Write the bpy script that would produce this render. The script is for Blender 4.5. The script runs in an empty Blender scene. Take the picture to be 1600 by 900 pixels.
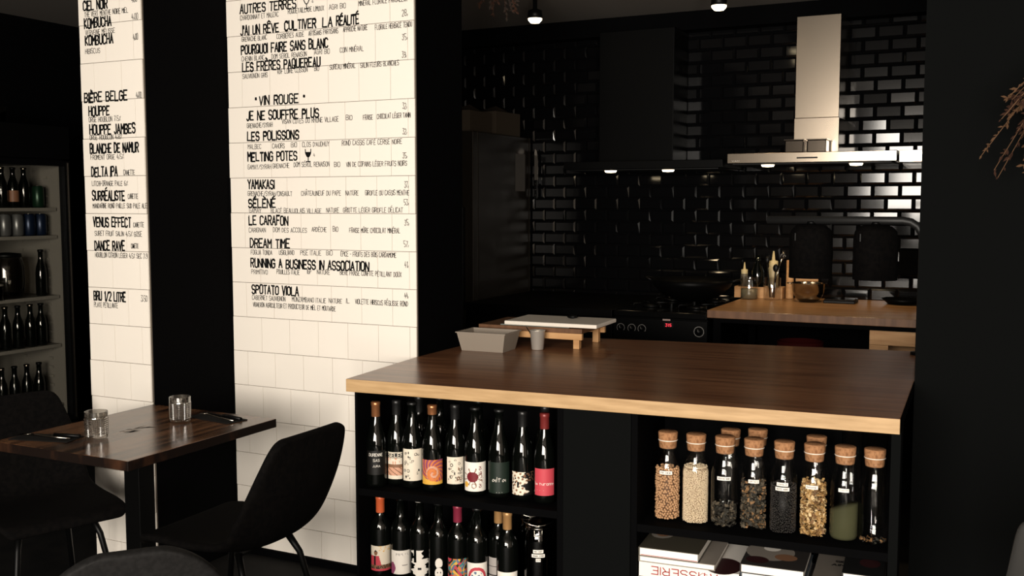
import bpy, bmesh, math, random
from mathutils import Vector, Matrix
random.seed(7)
R = math.radians
C = bpy.context.scene.collection
SC = bpy.context.scene

# ---------------------------------------------------------------- camera, light, exposure
cam_d = bpy.data.cameras.new('camera'); cam_d.lens = 36.0; cam_d.sensor_width = 36.0; cam_d.clip_start = .05
cam = bpy.data.objects.new('camera', cam_d); C.objects.link(cam)
cam.location = (0, 0, 1.52); cam.rotation_euler = (math.pi/2 - R(4.716), 0, R(26.288))
SC.camera = cam
SC.view_settings.view_transform = 'Standard'; SC.view_settings.look = 'None'
SC.view_settings.exposure = 0.0; SC.view_settings.gamma = 1.0
SC.view_settings.use_curve_mapping = False
w = bpy.data.worlds.new('world'); SC.world = w; w.use_nodes = True
w.node_tree.nodes['Background'].inputs[0].default_value = (.75, .85, 1, 1)
w.node_tree.nodes['Background'].inputs[1].default_value = .01
SC.cycles.max_bounces = 8; SC.cycles.transparent_max_bounces = 24
SC.cycles.caustics_reflective = False; SC.cycles.caustics_refractive = False
SC.cycles.sample_clamp_indirect = 4.0

def area(name, loc, rot, sx, sy, power, col):
    l = bpy.data.lights.new(name, 'AREA'); l.shape = 'RECTANGLE'; l.size = sx; l.size_y = sy
    l.energy = power; l.color = col
    o = bpy.data.objects.new(name, l); C.objects.link(o); o.location = loc; o.rotation_euler = rot
    return o
DAY = (1.0, .925, .825)
# added faint area light at a made-up hatch, for streaks on the tile bevels
area('added_tile_streak_light', (.338, 4.48, 1.33), (R(90), 0, R(90)), .72, .62, 1.6, DAY)
# daylight through the two street windows behind the camera (they face +Y)
area('daylight_shop_window', (-.40, -2.44, 1.72), (R(90), 0, 0), 2.6, 1.5, 425, DAY)
area('daylight_glass_door', (1.75, -2.44, 1.27), (R(90), 0, 0), .42, 2.3, 150, DAY)

# ---------------------------------------------------------------- helpers
def mat(name, col, rough=.5, metal=0.0, spec=.5, emit=None, estr=1.0, coat=0.0, noise=None, alpha=1.0):
    m = bpy.data.materials.new(name); m.use_nodes = True
    nt = m.node_tree; b = nt.nodes['Principled BSDF']
    b.inputs['Base Color'].default_value = (*col, 1); b.inputs['Roughness'].default_value = rough
    b.inputs['Metallic'].default_value = metal; b.inputs['Specular IOR Level'].default_value = spec
    b.inputs['Coat Weight'].default_value = coat; b.inputs['Alpha'].default_value = alpha
    if emit:
        b.inputs['Emission Color'].default_value = (*emit, 1); b.inputs['Emission Strength'].default_value = estr
    if noise:                                   # (second colour, scale vector, detail, contrast lo, hi)
        c2, sc, lo, hi = noise
        tc = nt.nodes.new('ShaderNodeTexCoord'); mp = nt.nodes.new('ShaderNodeMapping'); mp.inputs['Scale'].default_value = sc
        n = nt.nodes.new('ShaderNodeTexNoise'); n.inputs['Scale'].default_value = 1; n.inputs['Detail'].default_value = 6
        r = nt.nodes.new('ShaderNodeValToRGB')
        r.color_ramp.elements[0].position = lo; r.color_ramp.elements[0].color = (*col, 1)
        r.color_ramp.elements[1].position = hi; r.color_ramp.elements[1].color = (*c2, 1)
        nt.links.new(tc.outputs['Object'], mp.inputs[0]); nt.links.new(mp.outputs[0], n.inputs['Vector'])
        nt.links.new(n.outputs['Fac'], r.inputs[0]); nt.links.new(r.outputs[0], b.inputs['Base Color'])
        bp = nt.nodes.new('ShaderNodeBump'); bp.inputs['Strength'].default_value = .12; bp.inputs['Distance'].default_value = .002
        nt.links.new(n.outputs['Fac'], bp.inputs['Height']); nt.links.new(bp.outputs[0], b.inputs['Normal'])
    return m

def thin_glass(name, tint=(1, 1, 1), ior=1.45, extra=0.0, milk=0.0):
    m = bpy.data.materials.new(name); m.use_nodes = True; nt = m.node_tree
    nt.nodes.remove(nt.nodes['Principled BSDF']); out = nt.nodes['Material Output']
    t = nt.nodes.new('ShaderNodeBsdfTransparent'); t.inputs[0].default_value = (*tint, 1)
    g = nt.nodes.new('ShaderNodeBsdfGlossy'); g.inputs['Roughness'].default_value = .04
    lw = nt.nodes.new('ShaderNodeLayerWeight'); lw.inputs[0].default_value = .5
    f = nt.nodes.new('ShaderNodeMath'); f.operation = 'POWER'; f.inputs[1].default_value = 4.5; nt.links.new(lw.outputs['Facing'], f.inputs[0])
    extra += ((ior-1)/(ior+1))**2
    a = nt.nodes.new('ShaderNodeMath'); a.operation = 'ADD'; a.inputs[1].default_value = extra; a.use_clamp = True
    x = nt.nodes.new('ShaderNodeMixShader')
    nt.links.new(f.outputs[0], a.inputs[0]); nt.links.new(a.outputs[0], x.inputs[0])
    if milk:
        d = nt.nodes.new('ShaderNodeBsdfTranslucent'); d.inputs[0].default_value = (.9, .86, .8, 1); e = nt.nodes.new('ShaderNodeMixShader'); e.inputs[0].default_value = milk
        nt.links.new(t.outputs[0], e.inputs[1]); nt.links.new(d.outputs[0], e.inputs[2]); t = e
    nt.links.new(t.outputs[0], x.inputs[1]); nt.links.new(g.outputs[0], x.inputs[2]); nt.links.new(x.outputs[0], out.inputs[0])
    return m

class MB:
    def __init__(s): s.bm = bmesh.new()
    def face(s, pts, mi=0, smooth=False):
        try:
            f = s.bm.faces.new([s.bm.verts.new(p) for p in pts]); f.material_index = mi; f.smooth = smooth
            return f
        except ValueError: return None
    def box(s, a, b, mi=0, M=None, top=None):
        x0, y0, z0 = a; x1, y1, z1 = b
        P = [Vector(p) for p in ((x0,y0,z0),(x1,y0,z0),(x1,y1,z0),(x0,y1,z0),(x0,y0,z1),(x1,y0,z1),(x1,y1,z1),(x0,y1,z1))]
        if M: P = [M @ p for p in P]
        v = [s.bm.verts.new(p) for p in P]
        for i, q in enumerate(((3,2,1,0),(4,5,6,7),(0,1,5,4),(1,2,6,5),(2,3,7,6),(3,0,4,7))):
            f = s.bm.faces.new([v[k] for k in q]); f.material_index = top if (top is not None and i == 1) else mi
        return s
    def prism(s, poly, z0, z1, mi=0, top=None, M=None):
        M = M or Matrix.Identity(4)
        a = [s.bm.verts.new(M @ Vector((x, y, z0))) for x, y in poly]; b = [s.bm.verts.new(M @ Vector((x, y, z1))) for x, y in poly]
        f = s.bm.faces.new(a[::-1]); f.material_index = mi
        f = s.bm.faces.new(b); f.material_index = mi if top is None else top
        n = len(poly)
        for i in range(n):
            f = s.bm.faces.new([a[i], a[(i+1) % n], b[(i+1) % n], b[i]]); f.material_index = mi
        return s
    def lathe(s, prof, n=24, c=(0, 0, 0), mi=0, M=None, arc=None, smooth=True):
        M = M or Matrix.Identity(4); c = Vector(c); rings = []
        full = arc is None; a0, a1 = arc or (0, 2*math.pi); m = n if full else n + 1
        for r, z in prof:
            if r < 1e-6: rings.append([s.bm.verts.new(M @ (c + Vector((0, 0, z))))])
            else: rings.append([s.bm.verts.new(M @ (c + Vector((r*math.cos(a0+(a1-a0)*k/n), r*math.sin(a0+(a1-a0)*k/n), z)))) for k in range(m)])
        for A, B in zip(rings, rings[1:]):
            for k in range(n):
                k2 = (k+1) % m
                q = ([A[0], B[k2], B[k]] if len(A) == 1 else [A[k], A[k2], B[0]] if len(B) == 1 else [A[k], A[k2], B[k2], B[k]])
                try: f = s.bm.faces.new(q); f.material_index = mi; f.smooth = smooth
                except ValueError: pass
        return s
    def tube(s, pts, r, n=8, mi=0, r2=None):
        pts = [Vector(p) for p in pts]; L = len(pts); rings = []; up = None
        for i, p in enumerate(pts):
            d = (pts[min(i+1, L-1)] - pts[max(i-1, 0)]).normalized()
            if up is None: up = d.orthogonal().normalized()
            else: up = (up - d*up.dot(d)).normalized()
            q = d.cross(up); rr = r if r2 is None else r + (r2-r)*i/(L-1)
            rings.append([s.bm.verts.new(p + (up*math.cos(2*math.pi*k/n) + q*math.sin(2*math.pi*k/n))*rr) for k in range(n)])
        for A, B in zip(rings, rings[1:]):
            for k in range(n):
                f = s.bm.faces.new([A[k], A[(k+1) % n], B[(k+1) % n], B[k]]); f.smooth = True; f.material_index = mi
        for e in (rings[0][::-1], rings[-1]):
            f = s.bm.faces.new(e); f.material_index = mi
        return s
    def ball(s, c, r, sub=1, mi=0, sc=(1, 1, 1)):
        d = bmesh.ops.create_icosphere(s.bm, subdivisions=sub, radius=r, matrix=Matrix.Translation(c) @ Matrix.Diagonal((*sc, 1)))
        for v in d['verts']:
            for f in v.link_faces: f.smooth = True; f.material_index = mi
        return s
    def build(s, name, mats, parent=None, bevel=0, recalc=True):
        if recalc: bmesh.ops.recalc_face_normals(s.bm, faces=s.bm.faces)
        me = bpy.data.meshes.new(name); s.bm.to_mesh(me); s.bm.free()
        for m in (mats if isinstance(mats, (list, tuple)) else [mats]): me.materials.append(m)
        o = bpy.data.objects.new(name, me); C.objects.link(o)
        if parent: o.parent = parent
        if bevel:
            b = o.modifiers.new('bevel', 'BEVEL'); b.width = bevel; b.segments = 2; b.limit_method = 'ANGLE'; b.angle_limit = R(40)
        return o

def thing(name, label, cat, loc=(0, 0, 0), rz=0, group=None):
    o = bpy.data.objects.new(name, None); C.objects.link(o); o.empty_display_size = .05
    o.location = loc; o.rotation_euler = (0, 0, rz); o['label'] = label; o['category'] = cat
    if group: o['group'] = group
    return o
def tag(o, label, cat, group=None, kind=None, loc=None, rz=None):
    o['label'] = label; o['category'] = cat
    if group: o['group'] = group
    if kind: o['kind'] = kind
    if loc is not None: o.location = loc
    if rz is not None: o.rotation_euler = (0, 0, rz)
    return o
def struct(o): o['kind'] = 'structure'; return o
def dup(root, loc, rz, label, group=None):
    r = root.copy(); C.objects.link(r); r.location = loc; r.rotation_euler = (0, 0, rz); r['label'] = label
    if group: r['group'] = group
    for ch in list(root.children):
        c = ch.copy(); C.objects.link(c); c.parent = r
        for g in ch.children:
            d = g.copy(); C.objects.link(d); d.parent = c
    return r
def face_cam(x, y): return math.atan2(-x, y)           # turn so that local -Y looks at the origin's side (the dining room)

# hand lettering: every glyph as pen strokes on a 4 x 6 grid
G = {'A':'002640,1232','B':'0006364533 03,3342413000','C':'4536160501103041','D':'000626444220 00','E':'40000646,0333','F':'000646,0333',
'G':'4536160501103041 4323','H':'0006,4046,0343','I':'0006','J':'0110203136','K':'0006,460340','L':'060040','M':'0006234640','N':'00064046',
'O':'100105163645413010','P':'00063645443303','Q':'100105163645413010,2240','R':'00063645443303,2340','S':'453616050413334241301001',
'T':'0646,2620','U':'060110304146','V':'062046','W':'0610233046','X':'0046,0640','Y':'062346,2320','Z':'06460040','0':'100105163645413010',
'1':'152620','2':'051636454400 40','3':'064624334241301001','4':'260242,3430','5':'46060333424130 10','6':'360501103041423303','7':'064610',
'8':'13040516364544331302011030414233','9':'44331304051636454110',',':'1200','.':'0001','/':'0046','-':'0333',"'":'0604','%':'0046,0515,3141','•':'121323221312',
'a':'32231301103241,4340','l':'0600','t':'1510,0434','h':'0600,02143430','e':'023242331303011030','n':'0400,02143430','d':'4640,43130110 3041','s':'341403320110','o':'1001031434413010'.replace('4130','3130'),'u':'04012140,4440','i':'0400','r':'0400,021444'}
ACC = {'É':('E','1738'),'È':('E','1837'),'Ê':('E','072847'),'Ô':('O','072847'),'Â':('A','172837'),'Û':('U','172837')}
def glyph(ch):
    acc = None
    if ch in ACC: ch, acc = ACC[ch]
    st = []
    for part in G[ch].replace(' ', '').split(','):
        st.append([(int(part[i]), int(part[i+1])) for i in range(0, len(part)-1, 2)])
    wd = max(max(x for x, _ in p) for p in st)
    if acc: st.append([(int(acc[i])*wd/4 if wd else .5, int(acc[i+1])) for i in (0, 2)] if len(acc) == 4 else [(int(acc[i]), int(acc[i+1])) for i in (0, 2, 4)])
    return st, wd
def write(mb, text, x0, x1, z, h, wd, mp, mi=0, jit=.25, rnd=random):
    lay = []; cur = 0
    for ch in text:
        if ch == ' ': cur += 4.0; continue
        st, gw = glyph(ch); lay.append((cur, st)); cur += gw + 1.5
    tot = max(cur - 1.5, .8); sx = (x1-x0)/tot; sz = h/6
    for off, st in lay:
        dz = rnd.uniform(-jit, jit)*1.2; sh = rnd.uniform(-.04, .1)*jit*3; sc = 1 + rnd.uniform(-.12, .12)*jit*3
        for p in st:
            q = [(x0 + (off + x + y*sh + rnd.uniform(-jit, jit)*.6)*sx, z + (y*sc + dz + rnd.uniform(-jit, jit)*.6)*sz) for x, y in p]
            for (ax, az), (bx, bz) in zip(q, q[1:]):
                L = math.hypot(bx-ax, bz-az)
                if L < 1e-6: continue
                ux, uz = (bx-ax)/L, (bz-az)/L; ex = wd*.35
                a = (ax-ux*ex, az-uz*ex); b = (bx+ux*ex, bz+uz*ex); nx, nz = -uz*wd/2, ux*wd/2
                mb.face([mp(a[0]+nx, a[1]+nz), mp(b[0]+nx, b[1]+nz), mp(b[0]-nx, b[1]-nz), mp(a[0]-nx, a[1]-nz)], mi)

# ---------------------------------------------------------------- materials
M_black = mat('black_paint', (.0016, .0016, .0018), .8, spec=.02)
M_right = mat('charcoal_paint', (.0030, .0033, .0033), .85, spec=.03)
M_ceil = mat('grey_ceiling', (.20, .18, .16), .9, spec=.1)
M_floor = mat('dark_floor', (.010, .0095, .009), .7, spec=.12, noise=((.006, .006, .006), (6, 6, 6), .4, .6))
M_shell = mat('plaster', (.30, .26, .22), .9, spec=.1)
M_tile = mat('white_wall_tile', (.86, .80, .72), .34, spec=.35)
M_grout = mat('grey_grout', (.13, .11, .09), .9, spec=.1)
M_ink = mat('black_ink', (.006, .006, .006), .7, spec=.1)
M_metro = mat('black_metro_tile', (.0025, .0025, .0028), .09, spec=.45)
M_steel = mat('brushed_steel', (.34, .285, .225), .22, 1.0)
M_steel2 = mat('polished_steel', (.36, .33, .29), .16, 1.0)
M_blacksteel = mat('black_enamel', (.0015, .0015, .0015), .42, spec=.06)
M_oakedge = mat('pale_birch_edge', (.36, .225, .105), .5, spec=.3, noise=((.48, .315, .16), (6, 60, 60), .35, .65))
M_walnut = mat('stained_worktop', (.14, .055, .026), .28, spec=.55, noise=((.30, .135, .064), (2.2, 55, 20), .35, .65))
M_table = mat('walnut_table', (.016, .007, .004), .24, spec=.5, noise=((.17, .078, .036), (24, 1.8, 14), .40, .64))
M_tedge = mat('dark_table_edge', (.006, .003, .002), .6, spec=.15, noise=((.05, .020, .009), (9, 9, 3), .52, .72))
M_bench = mat('oiled_beech', (.22, .11, .045), .33, spec=.45, noise=((.34, .19, .085), (3, 26, 20), .35, .65))
M_wood = mat('raw_pine', (.42, .22, .09), .55, spec=.3, noise=((.54, .31, .14), (6, 40, 40), .35, .65))
M_darkwood = mat('dark_stained_wood', (.10, .045, .02), .5, spec=.3, noise=((.16, .075, .035), (30, 4, 4), .35, .65))
M_fabric = mat('black_chair_fabric', (.0022, .002, .002), .9, spec=.04, noise=((.0035, .003, .0028), (60, 60, 60), .4, .6))
M_grey = mat('grey_chair_leather', (.0075, .0072, .007), .7, spec=.08, noise=((.0105, .010, .0098), (90, 90, 90), .4, .6))
M_leg = mat('black_powder_coat', (.0016, .0016, .0016), .42, spec=.15)
M_bottle = mat('dark_bottle_glass', (.0016, .002, .0016), .045, spec=.55)
M_glass = thin_glass('clear_glass', (.985, .985, .98), 1.45, .012)
M_glass2 = thin_glass('cut_glass', (.93, .92, .90), 1.5, .10)
M_cut = thin_glass('faceted_glass', (.92, .9, .87), 1.5, .34, .10)
M_cup = mat('satin_steel', (.50, .46, .41), .5, .55)
M_door = thin_glass('cooler_door_glass', (.93, .93, .91), 1.3, 0)
M_cork = mat('cork', (.36, .18, .085), .8, spec=.15, noise=((.20, .09, .04), (110, 110, 110), .45, .7))
M_paper = mat('white_paper', (.84, .79, .72), .6, spec=.2)
M_cream = mat('cream_paper', (.78, .70, .58), .6, spec=.2)
M_plastic = mat('frosted_plastic', (.25, .21, .17), .45, spec=.3)
M_whiteplastic = mat('white_board_plastic', (.74, .68, .60), .45, spec=.35)
M_liner = mat('cooler_liner', (.17, .155, .135), .6, spec=.2)
def inkm(name, c, rough=.5): return mat(name, c, rough, spec=.3)
MENU_WINE=[('H',"AUTRES TERRES",-2.953,-2.663,2.311),('D',"CHARDONNAY ET MAUZAC",-2.953,-2.752,2.284),('D',"ROQUETAILLADE LIMOUX",-2.703,-2.524,2.291),
('D',"AGRI BIO",-2.498,-2.418,2.291),('D',"MINÉRAL FLORALE PARGALEJA",-2.356,-2.133,2.294),('P',"28,",-2.156,-2.131,2.238),
('H',"J'AI UN RÊVE",-2.952,-2.753,2.222),('H',"CULTIVER",-2.721,-2.565,2.226),('H',"LA",-2.531,-2.485,2.225),('H',"RÉALITÉ",-2.464,-2.357,2.226),
('D',"GRENACHE BLANC",-2.948,-2.815,2.196),('D',"CORBIÈRES AUDE",-2.763,-2.625,2.195),('D',"ARTISANS PARTISANS",-2.601,-2.456,2.196),
('D',"APPROCHE NATURE",-2.431,-2.317,2.198),('D',"FLORALE HERBACÉ TENDU",-2.280,-2.112,2.196),('P',"35,",-2.157,-2.133,2.149),
('H',"POURQUOI FAIRE SANS BLANC",-2.951,-2.507,2.143),('D',"CHENIN BLANC",-2.950,-2.830,2.115),('D',"DOM SÉROL RENAISON",-2.791,-2.613,2.115),
('D',"AGRI BIO",-2.574,-2.499,2.119),('D',"COIN MINÉRAL",-2.448,-2.336,2.119),('P',"39,",-2.158,-2.138,2.081),
('H',"LES FRÈRES PAQUEREAU",-2.947,-2.546,2.072),('D',"SAUVIGNON GRIS",-2.947,-2.815,2.043),('D',"VDF LOIRE CLISSON",-2.764,-2.610,2.053),
('D',"BIO",-2.575,-2.553,2.054),('D',"SUREAU MINÉRAL",-2.499,-2.375,2.055),('D',"SALIN FLEURS BLANCHES",-2.351,-2.173,2.054),
('H',"VIN ROUGE",-2.861,-2.660,1.930),('H',"•",-2.885,-2.877,1.939),('H',"•",-2.635,-2.627,1.940),('H',"JE NE SOUFFRE PLUS",-2.929,-2.558,1.868),
('D',"GRENACHE/SYRAH",-2.929,-2.794,1.837),('D',"VISAN CÔTES DU RHÔNE VILLAGE",-2.744,-2.460,1.848),('D',"BIO",-2.423,-2.394,1.852),
('D',"FRAISE",-2.341,-2.296,1.850),('D',"CHOCOLAT LÉGER TANIN",-2.276,-2.122,1.852),('P',"32,",-2.157,-2.138,1.886),
('H',"LES POLISSONS",-2.928,-2.660,1.784),('P',"32,",-2.158,-2.138,1.788),('D',"MALBEC",-2.926,-2.856,1.749),('D',"CAHORS",-2.796,-2.733,1.749),
('D',"BIO",-2.699,-2.670,1.751),('D',"CLOS D'AUDHUY",-2.642,-2.507,1.751),('D',"ROND CASSIS CAFÉ CERISE NOIRE",-2.445,-2.162,1.752),
('H',"MELTING POTES",-2.928,-2.671,1.698),('P',"35,",-2.159,-2.138,1.696),('D',"GAMAY/SYRAH",-2.929,-2.806,1.664),('D',"GRENACHE",-2.797,-2.711,1.667),
('D',"DOM SÉROL RENAISON",-2.687,-2.508,1.670),('D',"BIO",-2.484,-2.456,1.668),('D',"VIN DE COPAINS LÉGER FRUITS NOIRS",-2.425,-2.140,1.667),
('H',"YAMAKASI",-2.931,-2.791,1.582),('P',"37,",-2.152,-2.134,1.582),('D',"GRENACHE/SYRAH/CINSAULT",-2.932,-2.699,1.552),
('D',"CHÂTEAUNEUF DU PAPE",-2.651,-2.454,1.553),('D',"NATURE",-2.430,-2.368,1.553),('D',"GIROFLE OU CASSIS MENTHE",-2.335,-2.131,1.553),
('H',"SÉLÈNÉ",-2.930,-2.787,1.504),('P',"53,",-2.155,-2.133,1.514),('D',"GAMAY",-2.926,-2.863,1.482),
('D',"BLACÉ BEAUJOLAIS VILLAGE",-2.810,-2.552,1.481),('D',"NATURE",-2.526,-2.464,1.484),('D',"GRIOTTE LÉGER GIROFLE DÉLICAT",-2.443,-2.161,1.485),
('H',"LE CARAFON",-2.929,-2.723,1.431),('P',"35,",-2.153,-2.132,1.435),('D',"CARIGNAN",-2.930,-2.841,1.399),
('D',"DOM DES ACCOLES",-2.800,-2.627,1.401),('D',"ARDÈCHE",-2.601,-2.527,1.405),('D',"BIO",-2.495,-2.470,1.407),
('D',"FRAISE MÛRE CHOCOLAT MINÉRAL",-2.414,-2.174,1.404),('H',"DREAM TIME",-2.925,-2.717,1.335),('P',"57,",-2.157,-2.135,1.351),
('D',"FOGLIA TONDA",-2.922,-2.809,1.305),('D',"USIGLIANO",-2.772,-2.694,1.307),('D',"PISE ITALIE",-2.661,-2.556,1.308),('D',"BIO",-2.529,-2.500,1.310),
('D',"ÉPICE - FRUITS DES BOIS CARDAMOME",-2.458,-2.193,1.308),('H',"RUNNING A BUSINESS IN ASSOCIATION",-2.924,-2.323,1.251),
('P',"41,",-2.154,-2.137,1.270),('D',"PRIMITIVO",-2.921,-2.835,1.222),('D',"POUILLES ITALIE",-2.786,-2.668,1.226),('D',"IGP",-2.627,-2.608,1.230),
('D',"NATURE",-2.577,-2.514,1.231),('D',"BIÈRE FRAISE CONFITE PÉTILLANT DOUX",-2.463,-2.170,1.232),('H',"SPOTATO VIOLA",-2.920,-2.675,1.138),
('P',"44,",-2.156,-2.138,1.149),('D',"CABERNET SAUVIGNON",-2.920,-2.744,1.112),('D',"MONZAMBANO ITALIE",-2.708,-2.536,1.113),
('D',"NATURE",-2.520,-2.456,1.115),('D',"IL",-2.434,-2.419,1.117),('D',"VIOLETTE HIBISCUS RÉGLISSE ROND",-2.390,-2.141,1.117),
('D',"VIGNERON AGRICULTEUR ET PRODUCTEUR DE MIEL ET MOUTARDE",-2.916,-2.488,1.082),]
MENU_BEER=[('H',"CIEL NOIR",-3.339,-3.209,2.278),('P',"4,00",-3.079,-3.051,2.289),('D',"THÉ VERT MENTHE NOIRE MIEL",-3.334,-3.100,2.252),
('H',"KOMBUCHA",-3.336,-3.191,2.209),('P',"4,00",-3.081,-3.049,2.224),('D',"VERVEINE MÉLISSE",-3.332,-3.173,2.181),
('H',"KOMBUCHA",-3.334,-3.184,2.142),('P',"4,00",-3.077,-3.052,2.146),('D',"HIBISCUS",-3.336,-3.256,2.110),('H',"BIÈRE BELGE",-3.350,-3.118,1.920),
('P',"4,00",-3.070,-3.042,1.926),('H',"HOUPPE",-3.328,-3.217,1.866),('D',"ORGE HOUBLON 7,5%",-3.329,-3.156,1.842),
('H',"HOUPPE JAMBES",-3.326,-3.081,1.793),('D',"ORGE HOUBLON 4,8%",-3.327,-3.152,1.772),('H',"BLANCHE DE NAMUR",-3.327,-3.067,1.719),
('D',"FROMENT ORGE 4,5%",-3.326,-3.146,1.694),('H',"DELTA IPA",-3.324,-3.183,1.627),('D',"CANETTE",-3.149,-3.090,1.632),
('D',"LITCHI-ORANGE PALE 6%",-3.323,-3.129,1.590),('H',"SURRÉALISTE",-3.324,-3.148,1.533),('D',"CANETTE",-3.129,-3.077,1.539),
('D',"MANDARINE ROND PAILLE SUD PALE ALE",-3.323,-3.031,1.502),('H',"VENUS EFFECT",-3.324,-3.119,1.428),('D',"CANETTE",-3.105,-3.050,1.428),
('D',"SURET FRUIT SALIN 4,5% GOSE",-3.317,-3.062,1.392),('H',"DANCE RAVE",-3.320,-3.156,1.335),('D',"CANETTE",-3.120,-3.082,1.345),
('D',"HOUBLON CITRON LÉGER 4,5% SEC 7,9",-3.319,-3.036,1.306),('H',"BRU 1/2 LITRE",-3.334,-3.160,1.132),('P',"3,50",-3.076,-3.043,1.138),
('D',"PLATE PÉTILLANTE",-3.334,-3.203,1.105),]

# ---------------------------------------------------------------- the setting
CE = 2.67
struct(MB().box((-6, -2.9, -.1), (3.2, 6.5, 0)).build('floor', M_floor))
struct(MB().box((.1, -2.44, -.05), (.75, 1.55, .004)).build('floor_reflector_strip', mat('pale_reflector', (.62, .58, .52), .25, spec=.5)))  # added pale strip out of view, meant to reflect as streaks on the jars
struct(MB().box((-6, -2.9, CE), (3.2, 6.5, CE+.1)).build('ceiling', M_ceil))
struct(MB().box((-5.72, -2.6, 0), (-5.57, 6.4, CE)).build('wall_left', M_black))
struct(MB().box((3.0, -2.6, 0), (3.15, 6.4, CE)).build('wall_right', M_shell))
mb = MB()                                              # street wall behind the camera with its openings
for a, b in (((-5.57, 0), (-1.7, CE)), ((-1.7, 0), (.9, .97)), ((-1.7, 2.47), (.9, CE)), ((.9, 0), (1.54, CE)), ((1.54, 2.42), (1.96, CE)), ((1.96, 0), (3.0, CE)), ((1.54, 0), (1.96, .12))):
    mb.box((a[0], -2.6, a[1]), (b[0], -2.46, b[1]))
struct(mb.build('wall_front', M_shell))
for n, (x0, x1, z0, z1) in enumerate(((-1.7, .9, .97, 2.47), (1.54, 1.96, .12, 2.42))):
    fr = MB()
    for a, b in (((x0, z0), (x0+.04, z1)), ((x1-.04, z0), (x1, z1)), ((x0, z0), (x1, z0+.04)), ((x0, z1-.04), (x1, z1))):
        fr.box((a[0], -2.56, a[1]), (b[0], -2.50, b[1]))
    f = struct(fr.build('window_%d' % (n+1), M_black))
    MB().box((x0+.04, -2.535, z0+.04), (x1-.04, -2.525, z1-.04)).build('pane', M_door, f)
# partition on the right, wall behind the drinks cooler, kitchen side walls
struct(MB().box((-.295, 3.656, 0), (3.0, 4.02, CE)).build('wall_partition', M_right))
struct(MB().box((-5.57, 5.35, 0), (-3.75, 5.5, CE)).build('wall_alcove', M_black))
struct(MB().box((-3.75, 3.78, 0), (-3.6, 6.2, CE)).build('wall_kitchen_left', M_black))
mb = MB()
for a, b in (((4.02, 0), (4.12, CE)), ((4.84, 0), (6.2, CE)), ((4.12, 0), (4.84, 1.02)), ((4.12, 1.64), (4.84, CE))): mb.box((.35, a[0], a[1]), (.5, b[0], b[1]))  # includes the opening for the added hatch
struct(mb.build('wall_kitchen_right', M_black))
f = struct(MB().box((.42, 4.12, 1.02), (.46, 4.15, 1.64)).box((.42, 4.81, 1.02), (.46, 4.84, 1.64)).build('window_3', M_black)); MB().box((.43, 4.15, 1.02), (.44, 4.81, 1.64)).build('pane', M_door, f)  # hatch frame and pane, added along with the streak light
# kitchen back wall of bevelled black metro tiles
mb = MB(); mb.box((-3.75, 6.203, 0), (.5, 6.35, CE), 0)
PX, PZ, g, bv, up = .1475, .0747, .0012, .0105, .0065
z = 1.517 - PZ*8.5; k = 0
while z < CE - .12:
    ph = -1.421 if k % 2 == 0 else -1.347
    i0 = math.ceil((-3.6 - ph)/PX); x = ph + i0*PX
    while x + PX < .36:
        a, b, c, d = x+g, x+PX-g, z+g, z+PZ-g; dx = random.uniform(-.0007, .0007); dz = random.uniform(-.0007, .0007)
        o = [(a, 6.203, c), (b, 6.203, c), (b, 6.203, d), (a, 6.203, d)]
        i = [(a+bv, 6.203-up+dx+dz, c+bv), (b-bv, 6.203-up-dx+dz, c+bv), (b-bv, 6.203-up-dx-dz, d-bv), (a+bv, 6.203-up+dx-dz, d-bv)]
        mb.face(i, 1)
        for q in range(4): mb.face([o[q], o[(q+1) % 4], i[(q+1) % 4], i[q]], 1)
        x += PX
    z += PZ; k += 1
struct(mb.build('wall_back', [M_black, M_metro], recalc=False))
struct(MB().box((-3.6, 6.08, CE-.11), (.35, 6.19, CE)).build('trim_1', M_black))

# tiled piers with the handwritten menus
def pier(name, x0, x1, y0, y1, ph_odd, ph_even, lines, rnd):
    p = struct(MB().box((x0, y0+.012, 0), (x1, y1, CE)).build(name, M_black))
    t = MB(); t.box((x0+.001, y0+.006, .03), (x1-.001, y0+.0118, CE-.002), 1)
    P = .148; s = .001
    for r in range(0, 19):
        za = max(r*P, .03); zb = min((r+1)*P, CE-.002); ph = ph_odd if r % 2 else ph_even
        if zb - za < .01: continue
        xa = x0 + rnd.uniform(0, .004); xb = x1 - rnd.uniform(0, .004)
        c = [xa] + [v for v in (ph + P*j for j in range(-12, 12)) if xa + .012 < v < xb - .012] + [xb]
        for a, b in zip(c, c[1:]): t.box((a+s*.8, y0 + rnd.uniform(0, .0004), za+s), (b-s*.8, y0+.0061, zb-s), 0)
    cl = t.build('tile_cladding', [M_tile, M_grout], p)
    names = {'H': 'menu_heading', 'D': 'menu_description', 'P': 'menu_price'}
    for kd, tx, a, b, zz in lines:
        m = MB(); h, wd = {'H': (.0355, .0062), 'D': (.0185, .0021), 'P': (.022, .0020)}[kd]
        write(m, tx, a, b, zz, h, wd, lambda u, v: (u, y0-.0006, v), 0, .22, rnd)
        if kd == 'H': write(m, tx, a+.0008, b+.0008, zz+.0006, h, wd*.7, lambda u, v: (u, y0-.0007, v), 0, .1, rnd)
        m.build(names[kd], M_ink, cl, recalc=False)
    b = MB().box((x0-.0, y0-.012, 0), (x1, y0+.012, .03)).build('baseboard', M_black, p)
    return cl
rnd = random.Random(3)
pier('wall_pier_left', -3.368, -3.032, 2.942, 3.78, -3.293, -3.225, MENU_BEER, rnd)
cl = pier('wall_pier_middle', -3.030, -2.1, 3.41, 3.78, -2.9516, -2.8725, MENU_WINE, rnd)
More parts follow.
